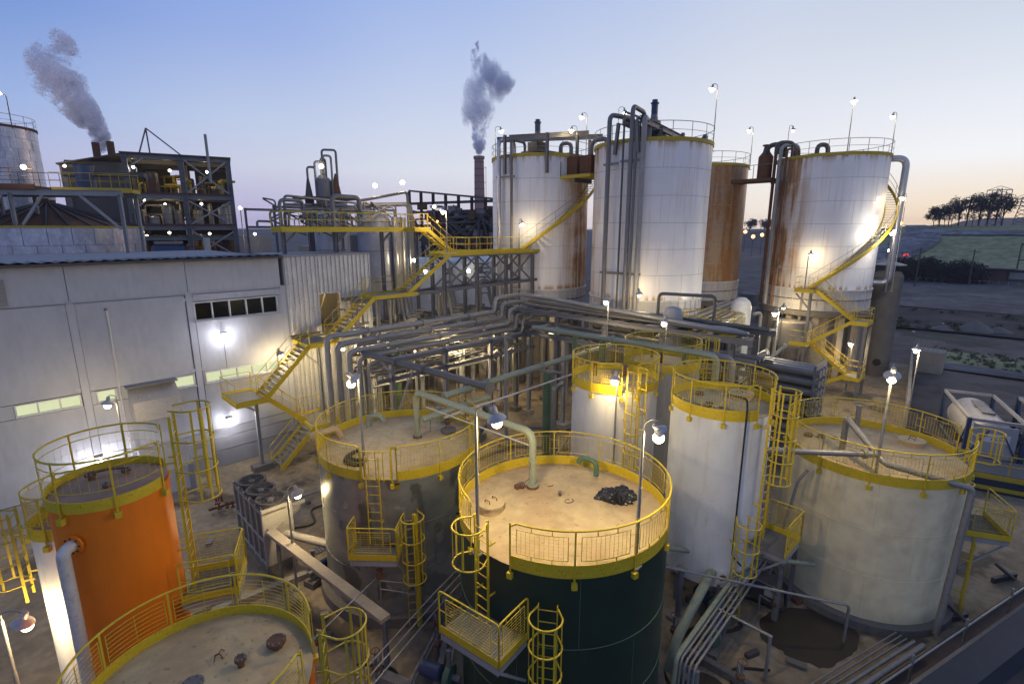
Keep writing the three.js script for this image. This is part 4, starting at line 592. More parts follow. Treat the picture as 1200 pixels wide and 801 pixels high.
// ---------- pipe racks ----------
{
  let t = thing('pipe_rack', 'grey steel pipe rack running from the corrugated annex to the tall tanks', 'pipe rack', [0, 0, 0]);
  for (const u of [14.5, 18.2, 21.9, 25.6]) { for (const z of [-23.9, -26.9]) { mb().ibeam([u, 0, z], [u, z < -25 ? 7.2 : 6.0, z], .26, .24).build('column', M.steelLight, t); mb().box(u, .15, z, .6, .3, .6).build('pedestal', M.conc, t); } for (const y of [5.95, 5.0]) mb().ibeam([u, y, -27.1], [u, y, -23.6], .16, .24).build('cross_beam', M.steel, t); }
  for (const z of [-23.9, -26.9]) for (const y of [5.9, 4.9]) mb().ibeam([13.6, y, z], [26.2, y, z], .16, .22).build('beam', M.steel, t);
  for (let u = 15.5; u < 25; u += 1.25) mb().ibeam([u, 5.75, -26.9], [u, 5.75, -23.9], .1, .12).build('joist', M.darkSteel, t);
  mb().beam([14.5, 2.2, -23.9], [15.9, 5.3, -23.9], .12, .12).beam([14.5, 5.2, -23.9], [13.4, 6.6, -23.9], .12, .12).build('brace', M.steelLight, t);
  t = thing('pipe_rack', 'dark double-decked pipe rack crossing in front of the tall tanks', 'pipe rack', [0, 0, 0]);
  for (const v of [-25, -21.2, -17.4, -13.6, -9.8]) { for (const u of [25.4, 28.6]) { mb().ibeam([u, 0, v], [u, 7.5, v], .26, .24).build('column', M.steel, t); mb().box(u, .15, v, .6, .3, .6).build('pedestal', M.concDark, t); } for (const y of [7.3, 6.1]) mb().ibeam([25.2, y, v], [28.9, y, v], .18, .26).build('cross_beam', M.steel, t); }
  for (const u of [25.3, 28.6]) for (const y of [7.6, 6.05]) mb().ibeam([u, y, -26.4], [u, y, -8.8], .18, .28).build('beam', M.steel, t);
  for (let v = -25.5; v < -9; v += 1.1) mb().ibeam([25.4, 7.5, v], [28.6, 7.5, v], .08, .1).build('joist', M.darkSteel, t);
}
const RG = { group: 'parallel pipes on the long rack' };
[[-25.7, 11.75, .16, 7.42], [-25.3, 12.15, .15, 7.02], [-24.85, 12.55, .14, 6.64], [-24.45, 12.9, .12, 6.3], [-24.1, 13.2, .09, 6.02]].forEach(([v, u, r, y], i) => pipe(['outermost', 'second', 'third', 'fourth', 'innermost and thinnest'][i] + ' of five grey pipes bending down at the left rack end', [[u, .4, v], [u, y, v], [24.0 + i * .28, y, v], [24.0 + i * .28, y + .95, v], [26.6 + i * .3, y + .95, v], [26.6 + i * .3, y + .95, v + 2.5], [26.6 + i * .3, 7.75, -9.5 - i * .4]], r, i % 2 ? M.pipeGrey : M.galv, { ...RG, rad: .38, flanges: [[1, .2], [1, .5], [1, .8]] }));
for (const [v, y, r] of [[-26.3, 6.15, .1], [-26.7, 6.15, .07], [-25.95, 6.17, .12], [-25.6, 6.12, .06], [-25.35, 6.15, .09], [-25.05, 6.12, .06], [-24.75, 6.14, .08], [-26.5, 6.5, .09], [-26.9, 5.15, .09], [-26.5, 5.15, .07], [-25.9, 5.15, .1], [-25.1, 5.15, .06], [-24.5, 5.15, .08]]) pipe('thin grey pipe on the deck of the long pipe rack', [[13.8, y, v], [26, y, v]], r, M.pipeGrey, { group: 'thin pipes of the long rack' });
for (const [u, y, r, m] of [[25.7, 6.35, .12, 'pipeDark'], [26.1, 6.35, .09, 'pipeGrey'], [26.6, 6.35, .14, 'pipeGrey'], [27.2, 6.35, .1, 'pipeDark'], [27.8, 6.35, .12, 'pipeGrey'], [26, 7.85, .07, 'pipeDark'], [28.2, 7.85, .12, 'pipeDark']]) pipe('dark pipe on the double-decked rack in front of the tall tanks', [[u, y, -26], [u, y, -9]], r, M[m], { group: 'pipes of the double-decked rack' });
// pipes between the tanks
pipe('fat sage green pipe arching from the grey tank roof to the dark green tank', [[10.12, 5.3, -15.12], [10.12, 7.2, -15.12], [10.06, 7.35, -9.23], [10.08, 5.6, -9.23]], .11, M.pipeSage, { rad: .35, flanges: [[0, .06], [2, .93]] });
pipe('thin pale conduit running beside the fat sage green pipe', [[10.4, 6.6, -14.9], [10.35, 6.75, -9.5]], .025, M.pipeWhite);
pipe('long green-grey pipe passing diagonally behind the grey tank toward the rack', [[11.6, 6.62, -15.4], [23.2, 6.85, -15.4]], .13, M.pipeSage, { flanges: [[0, .2], [0, .5], [0, .8]] });
pipe('second green-grey pipe below the long diagonal pipe', [[10.2, 6.15, -14.9], [13.6, 6.2, -15.0]], .12, M.pipeSage);
pipe('thin pale pipe under the long diagonal green pipe', [[11.0, 6.1, -14.6], [19.5, 6.25, -14.6]], .04, M.pipeWhite);
pipe('pair pipe beside the long diagonal green pipe', [[14.8, 6.6, -15.75], [23.2, 6.75, -15.75]], .09, M.pipeGrey);
pipe('green upright pipe dropping from the rack pipe to the diagonal pipe', [[20.0, 7.75, -15.5], [20.0, 6.7, -15.5]], .13, M.pipeGreen, { flanges: [[0, .95]] });
pipe('dark sloping pipe from the rack corner above the grey tank rail', [[13.2, 6.5, -24.6], [13.2, 6.75, -17.0], [13.0, 6.9, -14.2]], .16, M.pipeDark, { flanges: [[0, .45], [0, .75], [1, .98]] });
pipe('thin pipe following the dark sloping pipe', [[13.9, 6.25, -21.5], [13.7, 6.6, -14.4]], .05, M.pipeGrey);
pipe('sage green header crossing to the front white tank, ending in a downward bend', [[19.6, 7.95, -18.0], [18.6, 8.35, -9.0], [18.4, 8.4, -7.6], [18.4, 7.3, -7.6]], .12, M.pipeSage, { rad: .35, flanges: [[0, .2], [0, .6]] });
pipe('second sage pipe beside the header, bending down behind the white tank', [[19.9, 7.85, -17.5], [19.5, 8.15, -8.2], [19.4, 8.15, -7.4], [19.4, 6.6, -7.4]], .13, M.pipeGrey, { rad: .35, flanges: [[0, .4]] });
pipe('dark pipe feeding the sage header from the rack', [[25.2, 6.9, -21.6], [20.2, 7.6, -18.6], [19.7, 7.95, -17.8]], .13, M.pipeDark);
pipe('dark green upright below the sage header', [[19.1, 8.1, -13.2], [19.1, 5.6, -13.2]], .15, M.pipeGreen);
pipe('dark arched pipe standing before the tall clean tank', [[27.6, 7.7, -15.2], [27.6, 9.3, -15.2], [28.6, 9.3, -12.2], [28.6, 7.7, -12.2]], .1, M.pipeDark, { rad: .3 });
pipe('pale pipe crossing over the beige tank railing', [[16.5, 6.0, -5.4], [18.6, 5.95, -3.0], [19.1, 5.95, -2.4]], .1, M.pipeGrey, { flanges: [[0, .35], [1, .4]] });
pipe('grey pipe rising from the beige roof and running down its right front to the ground', [[20.1, 5.4, -3.6], [20.1, 6.6, -3.6], [18.95, 5.75, -2.2], [20.2, 5.2, -.1], [19.7, .2, -.25]], .1, M.pipeGrey, { rad: .18 });
pipe('dark drain pipe on the left side of the beige tank', [[18.5, 5.0, -4.2], [18.3, 4.6, -4.4], [17.8, .3, -4.9]], .05, M.steel);
// columns and pipes standing between tanks B and I
for (const [u, v, h, m, r, label] of [[18.0, -15.6, 6.3, 'pipeGreen', .2, 'dark green column holding the diagonal pipes'], [18.5, -15.6, 6.2, 'steelLight', .14, 'light grey column beside the dark green one'], [22.9, -13.8, 6.3, 'steel', .13, 'grey column left of the lamp tank'], [20.3, -20.8, 6.9, 'steelLight', .12, 'pale column under the end of the rack']]) { const t = thing('pipe_support', label, 'column', [u, 0, v]); mb().bar([0, 0, 0], [0, h, 0], r, 12).build('shaft', M[m], t); mb().box(0, .15, 0, .7, .3, .7).build('pedestal', M.concDark, t); mb().box(0, h, 0, .3, .05, .9).build('saddle', M.steel, t); }
{ const t = thing('pipe_support', 'short grey column on a concrete block under the rack', 'column', [24.96, 0, -20.2]); mb().ibeam([0, .3, 0], [0, 6, 0], .22, .22).build('shaft', M.steelLight, t); mb().box(0, .25, 0, .9, .5, .9).build('pedestal', M.conc, t); }
{ const t = thing('pipe_support', 'blue-grey column with foot plate right of the dark green tank', 'column', [14.6, 0, -6.6]); mb().bar([0, .1, 0], [0, 1.9, 0], .1, 12).build('shaft', M.steel, t); mb().box(0, .08, 0, .55, .16, .55).build('foot', M.conc, t); mb().box(0, 1.93, 0, .25, .05, .35).build('saddle', M.steel, t); }
for (const [u, v] of [[17.4, -14.6], [17.6, -13.4], [23.6, -12.9], [24.0, -14.9]]) pipe('grey upright pipe in the dark between the white tanks and the rack', [[u, .2, v], [u, 5.9, v], [u + .6, 5.9, v]], .11, M.pipeGrey, { rad: .25, group: 'upright pipes beside the lamp tank' });
// low pipework on the ground right of tank A
pipe('sage pipe running low from the dark green tank past the white tank', [[12.6, 2.4, -7.6], [14.6, 2.45, -7.15], [18.4, 1.7, -3.6]], .08, M.pipeSage);
pipe('thin handrail-like pipe ending in a bend above the wet stain', [[13.0, 2.6, -7.6], [17.1, 1.5, -2.6], [17.35, 1.45, -2.3], [17.35, .1, -2.3]], .045, M.pipeGrey, { rad: .15 });
pipe('fat sage pipe leaning down beside the pipe bundle', [[15.6, 1.9, -5.9], [12.6, 1.0, -5.7], [12.3, .1, -5.7]], .15, M.pipeSage, { rad: .5 });
for (let i = 0; i < 5; i++) pipe(['first', 'second', 'third', 'fourth', 'thickest and leftmost'][i] + ' pipe from the right in the bundle at the bottom edge', [[17.6, 2.1, -5.0 - i * .14 + .3], [14.6, 1.55, -4.9 - i * .14 + .15], [11.6, 1.5, -4.75 - i * .13 + .1], [11.5, .1, -4.75 - i * .13 + .1]], i === 4 ? .075 : .035, i === 4 ? M.pipeSage : M.pipeGrey, { group: 'pipe bundle right of the dark green tank', rad: .2 });
{ const t = thing('steel_goalpost', 'small inverted-U steel frame over the pipe bundle', 'frame', [14.2, 0, -4.3]); mb().bar([0, 0, -.9], [0, 1.5, -.9], .05).bar([0, 0, .7], [0, 1.5, .7], .05).build('leg', M.galv, t); mb().bar([0, 1.5, -.95], [0, 1.5, .75], .045).build('bar', M.galv, t); }
{ // pump skids
  const pump = (label, u, v, turn, s = 1) => { const t = thing('pump', label, 'pump', [u, 0, v]); t.rotation.y += turn; mb().box(0, .12, 0, 1.5 * s, .24, .6 * s).build('plinth', M.concDark, t); mb().lathe([[0, 0], [.2 * s, 0], [.22 * s, .05], [.22 * s, .6 * s], [.15 * s, .66 * s], [0, .66 * s]], 16).xf((g) => g.rotateZ(Math.PI / 2).translate(.55 * s, .55, 0)).build('motor', M.blue, t); mb().lathe([[0, 0], [.3 * s, 0], [.32 * s, .04], [.32 * s, .18], [0, .22]], 18).xf((g) => g.rotateZ(Math.PI / 2).translate(-.25 * s, .55, 0)).build('volute', M.pipeGreen, t); mb().bar([-.35 * s, .6, 0], [-.35 * s, 1.4, 0], .07).build('outlet', M.steel, t); mb().bar([-.7 * s, .55, 0], [-.35 * s, .55, 0], .09).build('inlet', M.steel, t); };
  pump('pump with blue motor on a block beside the beige tank foot', 18.3, -5.2, .4, 1.1); pump('pump on the wet floor under the white tank', 15.6, -6.0, 1.2); pump('second pump under the white tank, nearer the green tank', 14.4, -5.3, .2); pump('pump at the bottom edge right of the dark green tank', 11.9, -4.9, .9, 1.1); pump('pump in front of the grey tank foot, near the sandy roof', 7.2, -10.2, 2.0); pump('small pump beside the grey tank ladder post', 8.7, -11.9, 1.0, .8); pump('pump at the foot of the cooling unit', 6.9, -17.2, .3, .8); pump('pump between rack columns below the walkway', 19.8, -22.8, .5); pump('pump deep under the rack left of the pedestal', 23.0, -25.4, 1.3);
  const t = thing('equipment_frame', 'dark steel frame with small panels on the wet floor before the beige tank', 'frame', [17.4, 0, -5.0]); for (const [x, z] of [[-.5, -.6], [.9, -.6], [-.5, .8], [.9, .8]]) mb().ibeam([x, 0, z], [x, 2.1, z], .12, .12).build('post', M.steel, t); mb().bar([-.5, 2.1, -.6], [-.5, 2.1, .8], .03).bar([-.5, 2.1, .8], [.9, 2.1, .8], .03).bar([-.5, 1.2, -.6], [-.5, 1.2, .8], .02).build('rail', M.steel, t); mb().box(.2, .6, .2, .8, .7, .8).build('cabinet', M.darkSteel, t); mb().box(-.45, .9, .5, .1, .3, .3).build('switch_box', M.steelLight, t);
}
// low pipe stands before tank B
pipe('thin pipe slung from the cooler toward the grey tank valve', [[4.3, 2.0, -12.2], [7.0, 2.3, -13.0]], .02, M.galv);
for (let i = 0; i < 3; i++) pipe(['upper', 'middle', 'lower'][i] + ' of three thin grey pipes before the patchy grey tank', [[4.4, 1.25, -10.2 - i * .28], [8.1, 1.7, -11.2 - i * .25], [12.8, 2.1, -12.4 - i * .2]], .025, M.galv, { group: 'thin pipes before the grey tank' });
{ const t = thing('valve_stand', 'valve stand with small bars before the grey tank shell', 'valve', [7.0, 0, -12.9]); mb().bar([0, 0, 0], [0, 2.4, 0], .025).bar([0, 2.2, 0], [.9, 1.9, .6], .02).bar([0, 1.9, 0], [.8, 1.6, .6], .02).bar([.9, 1.9, .6], [.9, 1.2, .6], .02).build('pipework', M.galv, t); mb().box(0, 2.4, 0, .16, .22, .16).lathe([[.0, 0], [.12, 0], [.12, .02], [0, .02]], 12, 0, 2.56, 0).build('valve', M.rust, t); }
{ const t = thing('low_beam', 'low concrete beam on the floor left of the dark green tank', 'beam', [6.9, 0, -9.8]); mb().beam([-.9, .15, .6], [2.2, .15, -2.2], .18, .3).beam([-.4, .15, 1.1], [2.7, .15, -1.6], .18, .3).build('kerb', M.conc, t); mb().bar([-.6, .5, .8], [2.4, .5, -1.9], .05).build('pipe', M.pipeGrey, t); }
// ---------- cooling unit with three fans ----------
{
  const t = thing('cooling_unit', 'dusty cooling unit with three round fans on top', 'cooling unit', [6.15, 0, -20.55]), w = 1.15, l = 3.3, h = 2.55;
  const panelM = std(.46, .44, .41, { roughness: .6 }), dusty = std(.36, .31, .25, { roughness: .9 });
  mb().box(0, h - .05, 0, w, .1, l).build('top', dusty, t); mb().box(0, .15, 0, w, .3, l).build('base', M.concDark, t); mb().box(.05, 1.4, 0, w - .25, 2.5, l - .2).build('core', M.darkSteel, t);
  mb().box(0, 2.2, l / 2 - .03, w - .04, .95, .06).build('end_panel', panelM, t); mb().box(0, 1.0, l / 2 - .03, w - .04, 1.4, .06).build('end_panel', panelM, t);
  for (let i = 0; i <= 5; i++) mb().box(-w / 2 + .02, 1.45, -l / 2 + .05 + i * (l - .1) / 5, .06, 2.5, .07).build('mullion', panelM, t); mb().box(-w / 2 + .02, 1.35, 0, .05, .08, l).box(-w / 2 + .02, .35, 0, .05, .08, l).build('cross_rail', panelM, t);
  for (let i = 0; i < 5; i++) { for (const [y, hh] of [[2.05, 1.3], [.85, .9]]) mb().box(-w / 2 + .07, y, -l / 2 + .05 + (i + .5) * (l - .1) / 5, .03, hh, .62).build('louvre_panel', std(.15, .13, .11, { roughness: .8 }), t); }
  for (const z of [-1.05, -.0, 1.05]) { const F = grp('fan', t); F.position.set(.0, h, z); mb().band(0, 0, .48, .52, 0, .22, 0, TAU, 36).band(0, 0, .46, .56, .19, .24, 0, TAU, 36).band(0, 0, .5, .55, .06, .1, 0, TAU, 36).build('cowl', M.darkSteel, F); for (let k = 0; k < 6; k++) { const g = new THREE.BoxGeometry(.36, .012, .13); g.rotateX(.45).translate(.27, .14, 0).rotateY(k * TAU / 6); mesh('blade', g, M.rubber, F); } mb().lathe([[.12, .06], [.12, .19], [0, .2]], 16).build('hub', M.steel, F); mb().lathe([[.48, .02], [0, .021]], 30).build('well', M.rubber, F); const gd = mb(); for (const r of [.16, .27, .38]) gd.arc(0, .23, 0, r, .005, 0, TAU, 28, 4); for (let k = 0; k < 8; k++) gd.bar([0, .235, 0], [.47 * Math.cos(k * TAU / 8), .235, .47 * Math.sin(k * TAU / 8)], .005, 4); gd.build('guard', M.steel, F); }
  mb().bar([w / 2, 2.0, .8], [w / 2 + .8, 2.0, .8], .1).build('outlet_pipe', panelM, t);
}
{ const t = thing('cable_tray', 'long dusty cable tray running from the cooling unit to a post', 'cable tray', [5.75, 1.85, -18.7]); mb().beam([0, 0, 0], [.7, -.0, 7.0], .34, .14).build('tray', std(.40, .35, .28, { roughness: .9 }), t); mb().beam([0, 0, 0], [1.4, .1, -.9], .3, .14).build('branch_tray', std(.36, .33, .28, { roughness: .9 }), t); mb().box(.45, .0, 5.2, .1, .12, .12).build('clip', M.galv, t); mb().ibeam([.72, -1.85, 6.9], [.72, -.1, 6.9], .14, .14).build('post', M.steel, t); mb().ibeam([.1, -1.95, .4], [.1, -.1, .4], .12, .12).build('post', M.steel, t); }
pipe('insulated grey pipe elbowing down between cooler and grey tank', [[6.2, 1.7, -18.4], [7.3, 1.6, -16.3], [6.9, 1.5, -15.7], [6.9, .1, -15.7]], .15, std(.40, .37, .32, { roughness: .8 }), { rad: .22 });
pipe('pipe leaving the small white tank toward the left edge', [[-.8, 7.2, -15.6], [-4.5, 6.6, -17.0]], .06, M.steel);
{ const t = thing('cabinet', 'grey sloping cabinet against the wall behind the ladder cage', 'cabinet', [4.4, 0, -28.6]); mb().add((() => { const s = new THREE.Shape([[0, 0], [1.1, 0], [1.1, 1.6], [.5, 2.6], [0, 2.6]].map(([x, y]) => new THREE.Vector2(x, y))); const g = new THREE.ExtrudeGeometry(s, { depth: 2.0, bevelEnabled: true, bevelSize: .02, bevelThickness: .02, bevelSegments: 1 }); g.rotateY(-Math.PI / 2).rotateY(0); g.translate(1, 0, -.5); metreUV(g); return g; })()).build('casing', M.steelLight, t); mb().box(0, 1.0, .63, 1.5, 1.2, .03).build('door', M.wall, t); }
{ const t = thing('hose_rack', 'rusty valves and fittings on a strip of kerb behind the cooling unit', 'valve', [5.9, 0, -25.2]); for (let i = 0; i < 6; i++) mb().lathe([[0, 0], [.09, 0], [.09, .05], [.04, .08], [.04, .3], [.13, .32], [.13, .34], [0, .35]], 10, rr(-.5, .5), .25, rr(-.6, .6)).build('valve', M.rust, t); mb().bar([-.7, .25, 0], [.8, .25, .1], .06).build('pipe', M.rust, t); }
// ---------- under and behind the rack ----------
{
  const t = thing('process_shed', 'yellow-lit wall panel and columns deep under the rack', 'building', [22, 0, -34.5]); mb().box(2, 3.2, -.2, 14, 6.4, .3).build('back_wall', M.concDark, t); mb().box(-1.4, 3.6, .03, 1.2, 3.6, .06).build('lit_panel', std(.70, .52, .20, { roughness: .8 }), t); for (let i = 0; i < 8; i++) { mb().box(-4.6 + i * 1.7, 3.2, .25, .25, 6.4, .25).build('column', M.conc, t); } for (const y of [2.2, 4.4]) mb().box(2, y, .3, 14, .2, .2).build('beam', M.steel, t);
  for (const [x, z, m, r, h] of [[15.6, -29.6, 'pipeGrey', .2, 6.2], [16.4, -28.6, 'steelLight', .12, 6.2], [17.3, -31.2, 'pipeGreen', .24, 5.6], [19.2, -30.8, 'pipeGreen', .22, 6], [20.3, -29.4, 'steelLight', .16, 6.2], [22.8, -30.6, 'conc', .22, 6.4], [24.2, -28.4, 'steelLight', .14, 6.2], [26.9, -30.4, 'conc', .26, 6.4], [28.2, -27.8, 'conc', .28, 6.4], [29.6, -29.6, 'steel', .16, 6.2], [30.9, -26.2, 'conc', .3, 6.2], [29.0, -23.4, 'conc', .28, 6.2], [31.5, -21.5, 'steel', .2, 6.0]]) { const q = thing('upright_pipe', 'upright pipe or column in the lit space beneath the rack', 'column', [x, 0, z], 'uprights in the lit space beneath the rack'); mb().bar([0, 0, 0], [0, h, 0], r, 12).build('shaft', M[m], q); mb().lathe([[r, 0], [r + .12, 0], [r + .12, .12], [r, .12]], 14).build('base', M.conc, q); }
  for (let i = 0; i < 12; i++) { const y = [5.9, 4.6, 3.4][i % 3], v = -27.6 - (i % 5) * 1.2; pipe('horizontal pipe in the lit space beneath the rack', [[14.5 + rr(0, 2), y, v], [25 + rr(0, 5), y, v], [25 + rr(0, 4), y - 1.5, v]], rr(.05, .13), i % 2 ? M.pipeGrey : M.steel, { group: 'horizontal pipes beneath the rack' }); }
  for (let i = 0; i < 16; i++) { const u = 14 + i * 1.0, v = -29.5 - (i % 4) * 1.1; pipe('crooked pipe loop seen through the walkway truss', [[u, 6.8, v], [u, 8.2 + (i % 3) * .35, v], [u + .8, 8.2 + (i % 3) * .35, v], [u + .8, 7.0, v + .5], [u + 1.7, 7.0, v + .5]], .06 + .03 * (i % 3), i % 3 ? M.pipeGrey : M.steel, { rad: .15, group: 'pipe loops seen through the truss' }); }
  const f = thing('steel_grid', 'steel floor beams with pipes between the annex and the truss columns', 'steelwork', [14, 6.6, -31]); for (let i = 0; i < 7; i++) mb().ibeam([i * 2.4, 0, -2.6], [i * 2.4, 0, 2.4], .14, .2).build('beam', M.steel, f); for (const z of [-2.6, 0, 2.4]) mb().ibeam([-.5, -.1, z], [16, -.1, z], .14, .2).build('beam', M.steel, f); for (let i = 0; i < 7; i++) mb().ibeam([i * 2.4, -6.6, -2.6], [i * 2.4, 0, -2.6], .18, .18).build('column', M.steel, f);
  { const p = pipe('cream horizontal drum end lit beneath the rack crossing', [[29.4, 5.2, -25.2], [30.6, 5.2, -24.5]], .55, M.white, { name: 'drum', cat: 'drum' }); mb().box(.4, -2.6, .3, .25, 4.1, .25).build('stand', M.conc, p); }
}
// heat exchanger bundles and vessels before the right tall tank
{
  let t = thing('heat_exchanger', 'stack of round tubes of a heat exchanger behind the white tank rail', 'heat exchanger', [30.6, 0, -8.6]); for (let r = 0; r < 7; r++) for (let k = 0; k < 3; k++) mesh('tube', heatTube(), M.pipeGrey, t, -.6 + k * .55, 2.2 + r * .55, 0); mb().box(0, 3, 1.6, 2, 6, .12).box(0, 3, -1.6, 2, 6, .12).build('end_frame', M.steel, t); mb().box(-.8, 1, 0, .2, 2, 3).box(.8, 1, 0, .2, 2, 3).build('stand', M.steel, t);
  function heatTube() { return heatTube.g ??= mb().bar([0, 0, -1.8], [0, 0, 1.8], .22, 14).geo(); }
  t = thing('vessel', 'white upright vessel with domed top beside the right tall tank', 'vessel', [40.5, 0, -15.2]); mb().lathe([[.75, 1], [.75, 7.2], [.6, 7.6], [.3, 7.85], [0, 7.9]], 32).build('body', M.white, t); for (const d of [45, 135, 225, 315]) mb().bar([.6 * Math.cos(d * RAD), 0, .6 * Math.sin(d * RAD)], [.6 * Math.cos(d * RAD), 1.2, .6 * Math.sin(d * RAD)], .07).build('leg', M.steel, t); mb().path([[.6, 6.6, .8], [1.5, 6.6, 1.0], [1.5, 2.2, 1.0]], .14, .4).build('pipe', M.galv, t);
  t = thing('vessel', 'grey upright cylinder standing on the rack by the arched pipe', 'vessel', [27.2, 6.3, -14.0]); mb().lathe([[.55, 0], [.55, 2.0], [.4, 2.3], [0, 2.4]], 24).build('body', M.wallDark, t);
  t = thing('hopper', 'beige hopper under the right tall tank behind the stairs', 'hopper', [46.7, 0, -12.6]); t.position.copy(S(47.4, 0, -13.4)); mb().lathe([[.3, 1.8], [1.5, 3.4], [1.5, 5.4], [0, 5.5]], 32).build('body', M.conc, t); for (const d of [45, 135, 225, 315]) mb().bar([1.4 * Math.cos(d * RAD), 0, 1.4 * Math.sin(d * RAD)], [1.4 * Math.cos(d * RAD), 3.6, 1.4 * Math.sin(d * RAD)], .09).build('leg', M.steel, t);
  t = thing('silo', 'grey upright silo with conical hat at the right of the tall tanks', 'silo', [56.0, 0, -8.5]); mb().lathe([[1.12, 0], [1.12, 9.0], [.9, 9.35], [.35, 9.5]], 40).build('body', M.concDark.clone(), t); mb().lathe([[1.2, 9.95], [1.2, 10.0], [.3, 10.25], [0, 10.6]], 32).build('hat', M.steelLight, t); mb().lathe([[.35, 9.4], [.35, 10.0]], 16).build('neck', M.steel, t); mb().lathe([[0, 0], [.32, 0], [.32, .08], [0, .08]], 20).xf((g) => g.rotateZ(Math.PI / 2).translate(-1.1, 1.3, .3)).build('hatch', M.rubber, t); mb().arc(0, 1.0, 0, 1.13, .03, 0, TAU, 40, 5).arc(0, 5.2, 0, 1.13, .03, 0, TAU, 40, 5).build('seam', M.steel, t);
  for (let i = 0; i < 9; i++) pipe('pipe tangle between the exchanger and the right tall tank', [[33 + rr(0, 8), .2, -9 - rr(0, 7)], [34 + i * .9, 3 + (i % 4) * .9, -9.4 - (i % 4)], [36 + i * .6, 3 + (i % 4) * .9, -14 + rr(0, 3)], [36 + i * .6, .2, -14 + rr(0, 2)]], rr(.07, .15), i % 2 ? M.pipeGrey : M.pipeDark, { rad: .3, group: 'pipe tangle before the right tall tank' });
  for (let i = 0; i < 6; i++) pipe('long pipe lying toward the tall tanks behind the far yellow ring', [[29 + i * .7, 6.2 + .1 * (i % 2), -16], [33 + i * .5, 6.8, -16.5 + i * .5], [44, 7.0 - i * .1, -17.6 + i * .35]], rr(.08, .2), i % 2 ? M.pipeGrey : M.conc, { group: 'long pipes behind the far yellow ring' });
}
